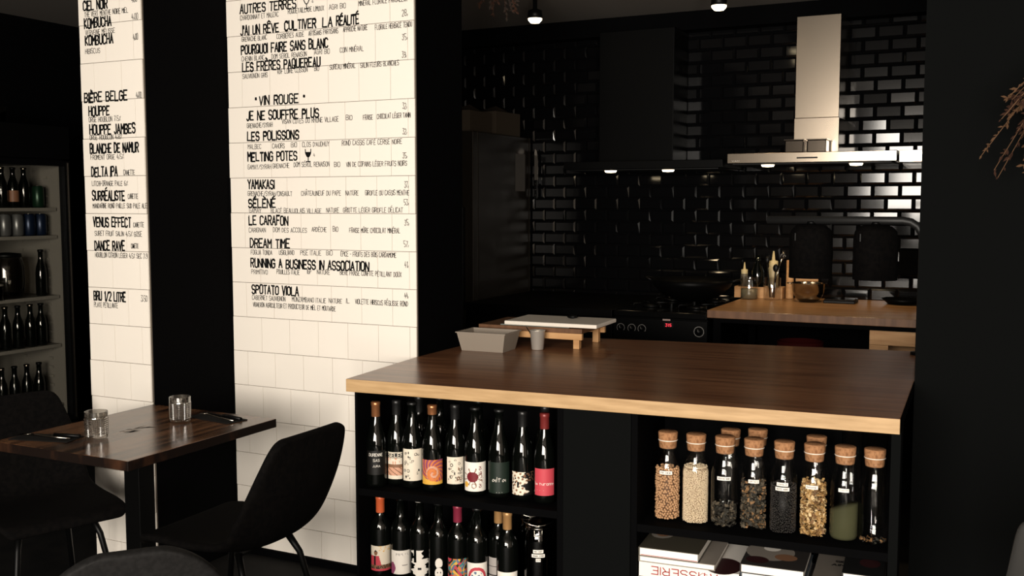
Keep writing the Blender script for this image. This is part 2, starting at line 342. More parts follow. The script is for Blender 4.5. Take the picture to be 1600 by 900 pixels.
def glass_icon(x, z, fill):
    m = MB(); y = 3.4092; w_ = .0022
    def ln(*pts):
        for (ax, az), (bx, bz) in zip(pts, pts[1:]):
            L = math.hypot(bx-ax, bz-az); nx, nz = -(bz-az)/L*w_, (bx-ax)/L*w_
            m.face([(x+ax+nx, y, z+az+nz), (x+bx+nx, y, z+bz+nz), (x+bx-nx, y, z+bz-nz), (x+ax-nx, y, z+az-nz)])
    ln((-.014, .05), (-.013, .032), (-.006, .02), (0, .017)); ln((.014, .05), (.013, .032), (.006, .02), (0, .017)); ln((0, .018), (0, 0)); ln((-.012, -.001), (.012, -.001))
    if fill: m.face([(x-.0135, y, z+.038), (x+.0135, y, z+.038), (x+.012, y, z+.028), (x+.005, y, z+.018), (x-.005, y, z+.018), (x-.012, y, z+.028)])
    write(m, '4', x+.026, x+.034, z+.018, .014, .0016, lambda u, v: (u, y, v))
    m.build('wine_glass_drawing', M_ink, cl, recalc=False)
glass_icon(-2.609, 2.305, False); glass_icon(-2.613, 1.692, True)

# ---------------------------------------------------------------- the bar counter
AX = math.atan2(.07969, .99682)
FLx, FLy = -2.049, 2.861
def U(u, v, z=0.0):
    return (FLx + u*.99682 - v*.07969, FLy + u*.07969 + v*.99682, z)
bar = thing('bar_counter', 'long bar counter with dark stained top, pale wooden edge and open black shelves', 'counter', (FLx, FLy, 0), AX)
Mi = (Matrix.Translation((FLx, FLy, 0)) @ Matrix.Rotation(AX, 4, 'Z')).inverted()
HC = .921
poly = [(-2.049, 2.861), (-.276, 3.002), (-.2975, 3.65), (-.2985, 4.44), (-2.094, 4.17), (-2.096, 3.404)]
pl = [tuple((Mi @ Vector((x, y, 0)))[:2]) for x, y in poly]
o = MB().prism(pl, HC-.044, HC, 0, 1).build('worktop', [M_oakedge, M_walnut, M_black], bar, .0015)
for f in o.data.polygons:
    if f.normal.x > .9: f.material_index = 2
zt = HC-.044
UL, UR = .021, 1.756
def panel(name, a, b, m=M_black): return MB().box(a, b).build(name, m, bar, .001)
panel('side_panel', (UL-.006, .032, 0), (UL+.004, .9, zt)); panel('side_panel', (UR, .032, 0), (UR+.026, .64, zt), M_right)
panel('divider', (.756, .032, .08), (.776, .40, zt)); panel('divider', (1.0, .032, .08), (1.02, .40, zt))
panel('front_panel', (.777, .030, .08), (.999, .05, zt), M_right)
panel('back_panel', (UL+.004, .40, 0), (UR, .42, zt)); panel('plinth', (UL+.004, .08, 0), (UR, .10, .08))
panel('base_board', (UL+.004, .032, .08), (.756, .40, .19)); panel('base_board', (1.02, .032, .08), (UR, .40, .10))
panel('shelf', (UL+.004, .034, .508), (.756, .40, .533)); panel('shelf', (1.02, .034, .498), (UR, .40, .523)); panel('shelf', (1.02, .034, .275), (UR, .40, .30))

# ---------------------------------------------------------------- wine bottles
BPROF = [(0, .004), (.030, 0), (.0365, .004), (.037, .012), (.037, .140), (.0362, .156), (.0335, .175), (.0280, .195), (.0222, .214), (.0176, .232), (.0151, .248), (.0142, .262), (.0140, .284), (.0158, .285), (.0158, .294), (.012, .296), (0, .296)]
BORD = [(0, .004), (.030, 0), (.0365, .004), (.037, .012), (.037, .182), (.0345, .198), (.026, .214), (.0175, .226), (.0148, .24), (.0142, .284), (.0158, .285), (.0158, .294), (.012, .296), (0, .296)]
COL = {}
def ink(name, *c):
    if name not in COL: COL[name] = inkm('print_' + name, c)
    return COL[name]
def label_mesh(parent, r, z0, z1, span, colours, art, texts=(), n=44):
    m = MB(); e = .0004
    mp = lambda a, b, e=e: ((r+e)*math.sin(a/r), -(r+e)*math.cos(a/r), b)
    W = span*r; nz = max(10, int(n*(z1-z0)/(2*W)))
    for i in range(n):
        for j in range(nz):
            a0, a1 = -W + 2*W*i/n, -W + 2*W*(i+1)/n; b0, b1 = z0 + (z1-z0)*j/nz, z0 + (z1-z0)*(j+1)/nz
            c = art((i+.5)/n*2-1, (j+.5)/nz*2-1)
            if c is None: continue
            m.face([mp(a0, b0), mp(a1, b0), mp(a1, b1), mp(a0, b1)], c)
    for tx, a0, a1, b, h, wd, ci, vert in texts:
        if vert: f = lambda u, v: mp(a0*W + v, z0 + (z1-z0)*(b+1)/2 + u, .0008)
        else: f = lambda u, v: mp(u, v + z0 + (z1-z0)*(b+1)/2, .0008)
        if vert: write(m, tx, 0, a1*(z1-z0), 0, h, wd, f, ci, .12)
        else: write(m, tx, a0*W, a1*W, 0, h, wd, f, ci, .12)
    return m.build('label', colours, parent, recalc=False)
def bottle(u, v, z, label, group, cap=None, capmat=None, prof=BPROF, rot=0, lab=None):
    x, y, zz = U(u, v, z)
    t = thing('wine_bottle', label, 'bottle', (x, y, zz), face_cam(x, y) + rot, group)
    MB().lathe(prof, 28).build('glass_body', M_bottle, t)
    if cap == 'long': MB().lathe([(.0152, .238), (.0156, .24), (.0154, .283), (.0166, .285), (.0166, .2955), (.014, .2975), (0, .2978)], 20).build('capsule', capmat, t)
    elif cap == 'short': MB().lathe([(.0160, .264), (.0163, .266), (.0166, .285), (.0172, .286), (.0172, .2955), (.014, .2975), (0, .2978)], 20).build('capsule', capmat, t)
    elif cap == 'disc': MB().lathe([(.0170, .290), (.0178, .2915), (.0178, .2965), (.015, .2985), (0, .299)], 20).build('cap', capmat, t)
    if lab:
        z0, z1, span, cols, art, tx = lab
        label_mesh(t, prof[3][0], z0, z1, span, cols, art, tx)
    return t
rr = random.Random(11)
def doodles(n, seed, big=.16):
    q = random.Random(seed); B = [(q.uniform(-.8, .8), q.uniform(-.85, .85), q.uniform(.05, big), q.uniform(.05, big*.7), q.choice((1, 1, 1, 2))) for _ in range(n)]
    H = {}
    def f(u, v):
        for cx, cy, a, b, c in B:
            d = ((u-cx)/a)**2 + ((v-cy)/b)**2
            if d < 1 and (d > .35 or a < .08): return c
        return 0
    return f
def speck(seed, k, p):
    q = random.Random(seed); T = {}
    def f(u, v):
        key = (int((u+1)*k), int((v+1)*k))
        if key not in T: T[key] = q.random()
        return T[key] < p
    return f
K = ink('black', .01, .01, .01); Wt = ink('white', .80, .75, .68); Cr = ink('cream', .72, .64, .52)
Br = ink('brown', .22, .11, .06); Pk = ink('dusty_pink', .62, .33, .22); Rd = ink('dark_red', .16, .012, .018); Or = ink('orange', .62, .19, .05); Pu = ink('plum', .26, .06, .13)
Ye = ink('ochre', .72, .40, .06); Gn = ink('deep_green', .009, .017, .012); Gy = ink('grey', .36, .33, .31); Rs = ink('raspberry', .50, .055, .075); Te = ink('teal', .05, .22, .22); Lb = ink('label_charcoal', .004, .0035, .003); Bl = ink('slate_blue', .10, .16, .26)
copper = mat('copper_foil', (.42, .17, .07), .3, .7); redfoil = mat('red_foil', (.17, .020, .018), .4, .2); orfoil = mat('orange_foil', (.55, .10, .03), .45, .1)
pinkfoil = mat('wine_foil', (.24, .022, .05), .4, .2); gold = mat('gold_foil', (.42, .23, .09), .4, .4); blackfoil = mat('black_foil', (.006, .006, .006), .4); whitecap = mat('white_cap', (.75, .70, .64), .4)
def sel(u, v):
    if v > .55: return 2 if v > .93 else 1
    if v > .1: return 3 if speck_a(u, v) else 4
    if v > -.15: return 5
    if v > -.72: return 3 if abs(math.sin(u*5+v*9)) > .35 else 5
    return 0
speck_a = speck(2, 9, .25)
def swirl(u, v):
    x, y = u*1.0-.05, v*.95+.1; r_ = math.hypot(x, y); a = math.atan2(y, x)
    if v < -.72 + .25*u*u - .2*u: return 2
    s = math.sin(a*14 + r_*16) if r_ > .6 else math.sin(a - r_*13)
    if r_ > .6: return 1 if s > .35 or (u < -.2 and v > .3 and s > -.3) else (4 if s > -.35 else 0)
    return 3 if s > .45 else (4 if s > .1 else 0)
def flower(u, v):
    r_ = math.hypot(u*.8+.18, v+.02); a = math.atan2(v+.02, u*.8+.18)
    if r_ < .36: return 1
    if r_ < .62 and abs(math.sin(a*4)) > .965: return 2
    if math.hypot(u+.75, v+.55) < .2: return 3
    if abs(math.hypot(u+.1, v+.62) - .16) < .03: return 2
    return 0
leaf = speck(8, 6, .3)
def leaves(u, v):
    edge = .05 + .25*math.sin(v*7) + .12*math.sin(v*17+1)
    if u > edge + .15: return 1 if not (speck_a(u*2, v) and v > .2) else 3
    if u < -.05 and -.35 < v < .5 and abs(math.sin(u*13)) > .55 and leaf(u, v): return 2
    return 0 if math.sin(u*11+v*4)*math.sin(v*12-u*5) > -.45 else 3
def portrait(u, v):
    if v < -.82: return 2
    if math.hypot((u+.45)*1.2, v-.45) < .2: return 3 if v < .55 else 1
    if v > .55 and u > -.2: return 4 if speck_a(u*2, v*2) else 0
    if u < -.1 - .3*v and v < .2 and v > -.55: return 2 if not (abs(u+.55) < .08) else 1
    if v < -.5: return 1 if leaf(u*2, v*2) else 3
    return 0
def pinkwave(u, v):
    if u < -.75 + .25*math.cos(v*3+1.5) and v < .0: return 1
    if .55 < v < .8 and abs(u) < .7 and speck_a(u*3, v): return 2
    if abs(v+.25) < .03 and .1 < u < .6: return 2
    return 0
def splash(u, v):
    e = .72 + .2*math.sin(v*9) + .1*math.sin(v*23)
    if abs(u) > e: return None
    if v > .35 and u > .25 + .1*math.sin(v*14): return None
    if v > .1 and -.62 < u < -.38 : return None
    if -.45 < v < -.3 and abs(u+.05) < .2: return 1
    return 0
def faces(u, v):
    if math.hypot(u*1.0, (v-.45)*1.1) < .46 and v > .12 + .12*u: return 0
    if math.hypot(u*1.0, (v+.35)*1.1) < .5:
        if math.hypot(u+.18, v+.3) < .07 or math.hypot(u-.22, v+.3) < .07: return 1
        return 0
    return None
def mosaic(u, v):
    s = int((u+1)*3.2 + math.sin(v*5)*.9) * 7 + int((v+1)*3 + math.sin(u*6)*.8) * 3
    return s % 6
def ornament(u, v):
    r_ = math.hypot(u, v+.15)
    if .62 < r_ < .85 and v > -.6: return 1
    if r_ < .55 and (math.sin(u*11)*math.sin(v*12+1.2)) > .35: return 2
    return 0
def plain(u, v): return 0
def gridlab(u, v): return 1 if (abs(v+.3) < .03 or abs(v-.35) < .03) else (2 if math.hypot(u-.6, v-.15) < .18 else 0)
GU = 'wine bottles on the upper shelf'; GL = 'wine bottles on the lower shelf'
zs = .5335
bottle(.064, .092, zs, 'wine bottle with copper capsule and white scrawl on black, leftmost on the upper shelf', GU, 'long', copper,
       lab=(.045, .13, 1.0, [Lb, Wt], plain, [('DURIENNE', -.7, .6, .55, .010, .0011, 1, False), ('SAS', -.3, .3, .1, .009, .001, 1, False), ('JURA', -.35, .35, -.35, .007, .0008, 1, False)]))
bottle(.117, .145, zs, 'wine bottle with a black headed landscape label reading SÉLÈNÉ', GU, 'long', blackfoil,
       lab=(.022, .118, .95, [Cr, K, Cr, Pk, Cr, Br], sel, [('SÉLÈNÉ', -.9, .95, .63, .013, .0022, 0, False)]))
bottle(.189, .125, zs, 'wine bottle with cream doodle label, third from the left on the upper shelf', GU, 'disc', blackfoil, lab=(.028, .140, 1.0, [Cr, K, Gy], doodles(20, 4), []))
bottle(.272, .115, zs, 'wine bottle with an orange and purple swirl label and copper cap', GU, 'short', copper, lab=(.026, .112, 1.15, [Or, Pu, Ye, Pk, ink('rust', .42, .09, .04)], swirl, []))
bottle(.342, .15, zs, 'wine bottle with white label of small black sketches, between the swirl and the flower labels', GU, 'long', blackfoil, lab=(.026, .120, .85, [Cr, K, Br], doodles(24, 9, .2), []))
bottle(.429, .125, zs, 'wine bottle with a dark red flower on its white label', GU, 'disc', blackfoil, lab=(.016, .116, 1.25, [Wt, Rd, Br, Ye], flower, [('althea', .28, .72, -.75, .016, .0018, 1, True)]), prof=BPROF)
bottle(.517, .125, zs, 'wine bottle with dark green label and small white writing', GU, 'disc', blackfoil, lab=(.018, .124, 1.2, [Gn, Wt], plain, [('alta', -.55, .5, -.25, .016, .0013, 1, False), ('...', -.2, .2, -.93, .002, .0012, 1, False)]))
bottle(.600, .13, zs, 'wine bottle with cream leaves on a dark label, beside the raspberry label', GU, 'long', blackfoil, lab=(.020, .098, 1.15, [Cr, Lb, K, Br], leaves, []))
bottle(.680, .125, zs, 'wine bottle with red capsule and raspberry label at the shelf end', GU, 'long', redfoil, lab=(.028, .118, 1.0, [Rs, Wt], plain, [('la turonne', -.9, .9, -.22, .010, .001, 1, False), ('...', -.7, -.1, -.6, .002, .001, 1, False)]))
bottle(.155, .245, zs, 'unlabelled dark bottle behind the SÉLÈNÉ and doodle bottles', GU, 'long', blackfoil, BORD)
bottle(.236, .25, zs, 'unlabelled dark bottle behind the doodle and swirl bottles', GU, 'disc', blackfoil, BORD)
bottle(.390, .245, zs, 'unlabelled dark bottle behind the flower label bottle', GU, 'disc', blackfoil, BORD)
bottle(.640, .24, zs, 'unlabelled dark bottle behind the raspberry label bottle', GU, 'long', blackfoil, BORD)
zl = .1905
bottle(.062, .12, zl, 'wine bottle with orange capsule and a painted portrait label', GL, 'long', orfoil, lab=(.035, .125, 1.1, [Cr, K, Rs, Br, Ye], portrait, []), prof=BORD)
bottle(.138, .13, zl, 'wine bottle with bare neck and plain white label with a wine red corner', GL, None, None, lab=(.030, .115, 1.1, [Wt, Pu, Gy], pinkwave, []), prof=BORD)
bottle(.213, .13, zl, 'wine bottle with white cap and a torn white splash label', GL, 'disc', whitecap, lab=(.030, .125, .95, [Wt, K], splash, []), prof=BORD)
bottle(.289, .125, zl, 'wine bottle with two round white shapes with dot eyes on black', GL, 'disc', blackfoil, lab=(.028, .115, .75, [Wt, K], faces, []), prof=BORD)
bottle(.364, .12, zl, 'wine bottle with wine red capsule and colourful mosaic label', GL, 'long', pinkfoil, lab=(.02, .118, 1.1, [Rs, Te, Ye, Gn, Or, Bl], mosaic, []), prof=BORD)
bottle(.400, .190, zl, 'wine bottle with dark neck and upright lettered white label, behind the mosaic label', GL, None, None, rot=-.35, lab=(.03, .125, 1.2, [Wt, K], plain, [('YAMAKASI', -.35, .95, -.98, .012, .0028, 1, True)]), prof=BORD)
bottle(.375, .27, zl, 'wine bottle with wine red capsule at the back, behind the mosaic label', GL, 'long', pinkfoil, BORD)
bottle(.439, .115, zl, 'wine bottle with red wreath and blue dots on a white label', GL, 'disc', blackfoil, lab=(.02, .115, 1.1, [Wt, Rs, Bl], ornament, []), prof=BORD)
bottle(.499, .163, zl, 'wine bottle with gold capsule and lined grey label, behind the blank white label', GL, 'long', gold, lab=(.03, .125, 1.1, [Gy, K, K], gridlab, []), prof=BORD)
bottle(.553, .11, zl, 'wine bottle with gold capsule and blank white label on the lower shelf', GL, 'long', gold, lab=(.02, .100, 1.1, [Wt], plain, []), prof=BORD)

def strip_label(parent, r, z, lines, a=0.0):
    for k, (tx, wdt) in enumerate(lines):
        m = MB(); z0 = z - k*.0145; n = 8
        mp = lambda q, b, e=.0006: ((r+e)*math.sin(q/r), -(r+e)*math.cos(q/r), b)
        for i in range(n):
            q0, q1 = a - wdt/2 + wdt*i/n, a - wdt/2 + wdt*(i+1)/n
            m.face([mp(q0, z0), mp(q1, z0), mp(q1, z0+.011), mp(q0, z0+.011)], 0)
        write(m, tx, a-wdt*.4, a+wdt*.4, z0+.003, .005, .0007, lambda q, b: mp(q, b, .0011), 1, .05)
        m.build('label_strip', [M_paper, M_ink], parent, recalc=False)
def swing_jar(u, v, label, strips):
    x, y, z = U(u, v, zl)
    t = thing('clip_top_jar', label, 'jar', (x, y, z), face_cam(x, y), 'clip top jars beside the wine bottles')
    MB().lathe([(0, .003), (.042, .001), (.047, .006), (.048, .02), (.048, .215), (.046, .232), (.040, .246), (.040, .262)], 28).build('glass_body', thin_glass('amber_jar_glass', (.32, .27, .24), 1.5, .015) if not strips else M_jarglass, t)
    MB().lathe([(.040, .263), (.044, .264), (.044, .270), (.036, .278), (.02, .283), (0, .284)], 28).build('lid', M_jarglass, t)
    m = MB(); m.lathe([(.0405, .258), (.0425, .258), (.0425, .262), (.0405, .262)], 28)
    m.tube([(-.058, -.018, .293), (-.045, -.038, .284), (-.02, -.047, .276), (0, -.049, .274), (.02, -.047, .276), (.045, -.038, .284), (.058, -.018, .293)], .0022, 6)
    m.tube([(-.012, -.050, .273), (-.013, -.052, .24), (.013, -.052, .24), (.012, -.050, .273)], .0014, 6)
    m.build('wire_clip', M_steel2, t)
    if strips: strip_label(t, .048, .182, strips)
M_jarglass = thin_glass('dark_jar_glass', (.35, .30, .27), 1.5, .02)
swing_jar(.662, .115, 'clip top glass jar with three white label strips at the lower shelf end', [('MAIS COURT', .034), ('ORANGE CITRON', .044), ('2019', .016)])
swing_jar(.606, .203, 'clip top glass jar standing behind the gold capsule bottle', [])

# ---------------------------------------------------------------- cork stoppered jars
JP = [(0, .003), (.030, .0), (.038, .003), (.0415, .010), (.0415, .160), (.0405, .172), (.036, .186), (.0318, .200), (.0297, .214), (.0288, .228), (.0290, .240), (.0298, .252)]
M_rim = mat('glass_rim_highlight', (.75, .68, .58), .1, spec=.6)  # opaque pale colour stands in for the highlight on the glass lip
def jar(u, v, z, label, strips=(), a=0.0, group='cork stoppered glass jars'):
    x, y, zz = U(u, v, z)
    t = thing('cork_stoppered_jar', label, 'jar', (x, y, zz), face_cam(x, y), group)
    MB().lathe(JP, 32).build('glass_body', M_glass, t)
    MB().lathe([(.0297, .2517), (.0306, .2521), (.0309, .2533), (.0305, .2545), (.0297, .2547)], 32).build('glass_rim_highlight', M_rim, t)
    MB().lathe([(0, .228), (.0262, .228), (.0272, .232), (.0290, .2535), (.0308, .274), (.0303, .2785), (.027, .280), (0, .280)], 28).build('cork_stopper', M_cork, t)
    if strips: strip_label(t, .0415, .150, strips, a)
    return (x, y, zz)
GJ = .0403
def packed(loc, h, r, step, name, label, mats, sub=1, sq=(1, 1, 1)):
    q = random.Random(name); m = MB(); x, y, z = loc
    R0 = GJ - r; k = 0; zc = .004 + r
    m.lathe([(0, .006), (R0-r*.6, .006), (R0-r*.6, h-r), (0, h-r)], 20, mi=1)  # core in a darker colour paints the shade in gaps between grains
    while zc < h:
        rr0 = R0 if zc < .16 else R0*max(.75, 1-(zc-.16)*6)
        n = int(2*math.pi*R0/step)
        for i in range(n):
            a = 2*math.pi*(i + .5*(k % 2) + q.uniform(-.3, .3))/n
            if math.cos(a + math.pi/2) < -.35: continue
            rad = rr0 - q.uniform(0, r*.7)
            m.ball((rad*math.cos(a), rad*math.sin(a), zc + q.uniform(-.25, .25)*step), r*q.uniform(.85, 1.12), sub, 0, sq)
        zc += step*.84; k += 1
    for i in range(int((R0/step)**2*2.2)):
        a = q.uniform(0, 6.28); rad = R0*.92*math.sqrt(q.random()); m.ball((rad*math.cos(a), rad*math.sin(a), h + q.uniform(-.6, .4)*r), r, sub, 0, sq)
    o = m.build(name, mats); tag(o, label, 'food', 'foods in the cork stoppered jars', 'stuff', loc, face_cam(x, y))
def flakes(loc, h, size, n, name, label, mats, rmax=GJ-.0012, top=0):
    q = random.Random(name); m = MB(); x, y, z = loc
    nm = len(mats)
    for i in range(n):
        zc = .006 + (h-.006)*q.random()
        lim = rmax if zc < .155 else rmax*max(.55, 1-(zc-.155)*9)
        a = q.uniform(math.pi, 2*math.pi) if q.random() < .8 else q.uniform(0, 6.28)
        rad = lim*(q.uniform(.72, .96)) if q.random() < .75 else lim*q.random()*.9
        c = Vector((rad*math.cos(a), rad*math.sin(a), zc)); s = size*q.uniform(.5, 1.15)
        M = Matrix.Translation(c) @ Matrix.Rotation(q.uniform(0, 6.28), 4, Vector((q.uniform(-1, 1), q.uniform(-1, 1), q.uniform(-1, 1))).normalized())
        P = []
        for k in range(5):
            t = 2*math.pi*k/5; P.append(M @ Vector((s*math.cos(t)*q.uniform(.7, 1), s*.6*math.sin(t)*q.uniform(.7, 1), s*.3*q.uniform(-1, 1))))
        P = [Vector((p.x, p.y, max(p.z, .003))) if math.hypot(p.x, p.y) < lim else Vector((p.x*lim/math.hypot(p.x, p.y), p.y*lim/math.hypot(p.x, p.y), max(p.z, .003))) for p in P]
        ctr = sum(P, Vector())/5 + Vector((0, 0, s*.12)); mi = q.randrange(nm)
        for k in range(5): m.face([P[k], P[(k+1) % 5], ctr], mi)
    o = m.build(name, mats); tag(o, label, 'food', 'foods in the cork stoppered jars', 'stuff', loc, face_cam(x, y))
zj = .5235
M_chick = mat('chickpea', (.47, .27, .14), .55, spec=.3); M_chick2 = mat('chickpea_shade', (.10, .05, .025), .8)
M_quin = mat('quinoa', (.68, .55, .38), .6, spec=.25); M_quin2 = mat('quinoa_gap_shade', (.26, .18, .11), .8)
p = jar(1.093, .13, zj, 'cork stoppered jar of chickpeas, leftmost on the jar shelf', [('POIS CHICHE', .040)], -.006)
packed(p, .165, .0047, .0088, 'chickpeas', 'tan chickpeas filling the leftmost jar', [M_chick, M_chick2])
p = jar(1.183, .128, zj, 'cork stoppered jar filled with pale quinoa and bearing no label')
packed(p, .178, .0024, .0046, 'quinoa', 'pale quinoa grains filling the second jar', [M_quin, M_quin2])
d1 = mat('dried_mint', (.020, .017, .011), .8); d2 = mat('dried_mint_pale', (.085, .066, .042), .8); d3 = mat('dried_peel', (.24, .13, .055), .7); d4 = mat('banana_chip', (.42, .25, .09), .6); d5 = mat('banana_chip_brown', (.18, .09, .03), .7); d6 = mat('banana_chip_pale', (.66, .49, .26), .6)
p = jar(1.273, .128, zj, 'cork stoppered jar a quarter full of dark dried leaves', [('MENTHE NOIR', .042)], -.002)
flakes(p, .075, .0095, 330, 'dried_mint_leaves', 'dark dried leaves at the bottom of the third jar', [d1, d1, d2])
p = jar(1.362, .128, zj, 'cork stoppered jar of mixed brown and orange dried peels', [('ORTIES', .032)])
flakes(p, .155, .0100, 620, 'dried_peel_mix', 'brown and orange dried peels and leaves in the fourth jar', [d1, d1, d2, d2, d3])
p = jar(1.452, .128, zj, 'cork stoppered jar of black lentils with two label strips', [('LENTILLE', .034), ('VERTE NOIRE', .042)], -.004)
M_lent = mat('black_lentil', (.022, .019, .017), .45, spec=.4)
packed(p, .150, .0028, .0054, 'black_lentils', 'small black lentils filling the fifth jar', [M_lent, M_leg], 1, (1, 1, .7))
p = jar(1.540, .128, zj, 'cork stoppered jar full of golden dried chips', [('BANANE', .036)], -.006)
flakes(p, .172, .0105, 950, 'dried_fruit_chips', 'golden dried fruit chips filling the sixth jar', [d4, d4, d5, d6])
p = jar(1.628, .128, zj, 'cork stoppered jar half full of sage green powder', [('THYM', .030)], -.002)
M_pow = mat('green_powder', (.055, .055, .028), .95, spec=.05)
m = MB(); n = 28; ringb = [(GJ*math.cos(2*math.pi*k/n), GJ*math.sin(2*math.pi*k/n)) for k in range(n)]
bt = [m.bm.verts.new((x*.9, y*.9, .004)) for x, y in ringb]; md = [m.bm.verts.new((x, y, .014)) for x, y in ringb]; tp = [m.bm.verts.new((x, y, .098 + x*.32)) for x, y in ringb]; cc = m.bm.verts.new((.004, 0, .104))
m.bm.faces.new(bt[::-1])
for A, B in ((bt, md), (md, tp)):
    for k in range(n): m.bm.faces.new([A[k], A[(k+1) % n], B[(k+1) % n], B[k]]).smooth = True
for k in range(n): m.bm.faces.new([tp[k], tp[(k+1) % n], cc]).smooth = True
tag(m.build('green_powder', M_pow), 'sage green powder heaped in the seventh jar', 'food', 'foods in the cork stoppered jars', 'stuff', p, face_cam(p[0], p[1]))
p = jar(1.711, .128, zj, 'nearly empty cork stoppered jar at the right end of the jar shelf')
flakes(p, .016, .008, 60, 'dried_crumbs', 'few dark dried crumbs at the bottom of the last jar', [d1, d5])
jar(1.272, .235, zj, 'cork stoppered jar hidden behind the jar of dark leaves')
jar(1.352, .270, zj, 'cork stoppered jar at the back, behind the jar of dried peels')
jar(1.536, .235, zj, 'cork stoppered jar hidden behind the jar of golden chips')
# tall glasses upside down behind the last jar
for k, (uu, ll) in enumerate(((1.640, 'slim clear drinking glass behind the green powder jar'), (1.712, 'slim clear drinking glass behind the nearly empty jar'))):
    x, y, z = U(uu, .27, zj)
    tag(MB().lathe([(0, .0), (.026, .0), (.028, .004), (.033, .325), (.0315, .325), (.027, .012), (0, .010)], 24).build('tall_glass', M_glass), ll, 'glass', 'tall glasses on the jar shelf', None, (x, y, z), 0)

# ---------------------------------------------------------------- cookbooks
def book(u0, u1, v0, dep, z0, z1, name, label, cover, spine_front=False, rot=0.0, line=None):
    uc = (u0+u1)/2; x, y, z = U(uc, v0, z0); t = thing('cookbook', label, 'book', (x, y, z), AX + rot, 'cookbooks on the lower shelf')
    W = (u1-u0)/2; h = z1-z0; c = .0022; m = MB()
    m.box((-W, 0, 0), (W, dep, c)); m.box((-W, 0, h-c), (W, dep, h))
    if spine_front: m.box((-W, -.002, 0), (W, .002, h))
    else: m.box((-W, 0, c), (-W+.003, dep, h-c))
    m.build('cover', cover, t)
    MB().box((-W+.004, .0035 if spine_front else .002, c), (W-.003, dep-.003, h-c)).build('pages', M_paper, t)
    return t, W, h
cv_olive = mat('olive_cover', (.055, .048, .034), .45); cv_grey = mat('grey_cover', (.24, .21, .18), .5); cv_white = mat('white_cover', (.80, .75, .69), .45); cv_dark = mat('dark_cover', (.03, .026, .024), .4); cv_black = mat('black_cover', (.008, .008, .008), .4); cv_red = ink('title_red', .34, .035, .04)
def disc_art(t, W, h, z, items):
    for nm, cx, cy, a, b, mtl in items:
        m = MB(); m.face([(cx + a*math.cos(k*math.pi/12), cy + b*math.sin(k*math.pi/12), h + z) for k in range(24)]); m.build(nm, mtl, t, recalc=False); z += .0003
zb = .3005
t, W, h = book(1.0225, 1.335, .048, .26, zb+.0, zb+.052, '', 'thick blue-grey cookbook lowest in the left pile', cv_grey)
t, W, h = book(1.024, 1.335, .052, .27, zb+.0525, zb+.098, '', 'white cookbook with red upside-down title on its spine', cv_white, True)
m = MB(); write(m, 'PATISSERIE', -.118, .115, .011, .024, .0034, lambda a, b: (-a, -.0026, h-b), 0, .03)
m.tube([(.06, -.0027, .030), (.045, -.0027, .034), (.030, -.0027, .022), (.018, -.0027, .008)], .0009, 5); m.build('title', cv_red, t, recalc=False)
disc_art(t, W, h, .0004, [('cover_picture', .10, .05, .055, .075, ink('maroon', .028, .007, .008))])
t, W, h = book(1.0225, 1.262, .050, .25, zb+.0985, zb+.117, '', 'slim cookbook with grey cover under the olive one', cv_grey)
t, W, h = book(1.0225, 1.212, .046, .235, zb+.1175, zb+.146, '', 'olive covered cookbook on top of the left pile', cv_olive)
disc_art(t, W, h, .0004, [('cover_picture', -.052, .15, .036, .045, cv_grey), ('cover_picture', -.050, .152, .022, .028, ink('brown', 0, 0, 0))])
MB().box((-W+.006, .0018, .003), (W-.004, .0028, .005)).build('ribbon_line', cv_red, t)
t, W, h = book(1.345, 1.545, .050, .24, zb, zb+.035, '', 'cookbook with plain dark cover lowest in the middle pile', cv_dark)
t, W, h = book(1.342, 1.535, .048, .25, zb+.0355, zb+.076, '', 'dark covered cookbook second from the bottom in the middle pile', cv_dark)
t, W, h = book(1.340, 1.530, .050, .24, zb+.0765, zb+.106, '', 'cookbook with slate spine under the dish picture cookbook', mat('slate_cover', (.05, .07, .09), .5))
t, W, h = book(1.338, 1.526, .046, .24, zb+.1065, zb+.134, '', 'cookbook with a round white dish on its brown cover, on top of the middle pile', cv_dark)
disc_art(t, W, h, .0004, [('cover_picture', -.022, .14, .074, .085, cv_grey), ('cover_picture', .03, .10, .034, .03, ink('brown', 0, 0, 0)), ('cover_picture', -.02, .17, .026, .026, cv_white), ('cover_picture', -.05, .05, .034, .03, ink('maroon', 0, 0, 0))])
t, W, h = book(1.556, 1.752, .050, .24, zb, zb+.062, '', 'white cookbook lowest in the right pile', cv_white)
t, W, h = book(1.548, 1.750, .046, .25, zb+.0625, zb+.118, '', 'pale grey cookbook with black title, under the black one', mat('warm_grey_cover', (.15, .13, .11), .5))
m = MB(); write(m, 'SIGN', -.045, .0, .165, .016, .0036, lambda a, b: (a, b, h+.0005)); write(m, 'AINE', -.055, .0, .132, .016, .0036, lambda a, b: (a, b, h+.0005)); m.build('title', K, t, recalc=False)
t, W, h = book(1.632, 1.748, .046, .22, zb+.1185, zb+.146, '', 'black covered cookbook on top of the right pile', cv_black)
disc_art(t, W, h, .0004, [('cover_picture', .015, .11, .03, .04, ink('maroon', 0, 0, 0))])

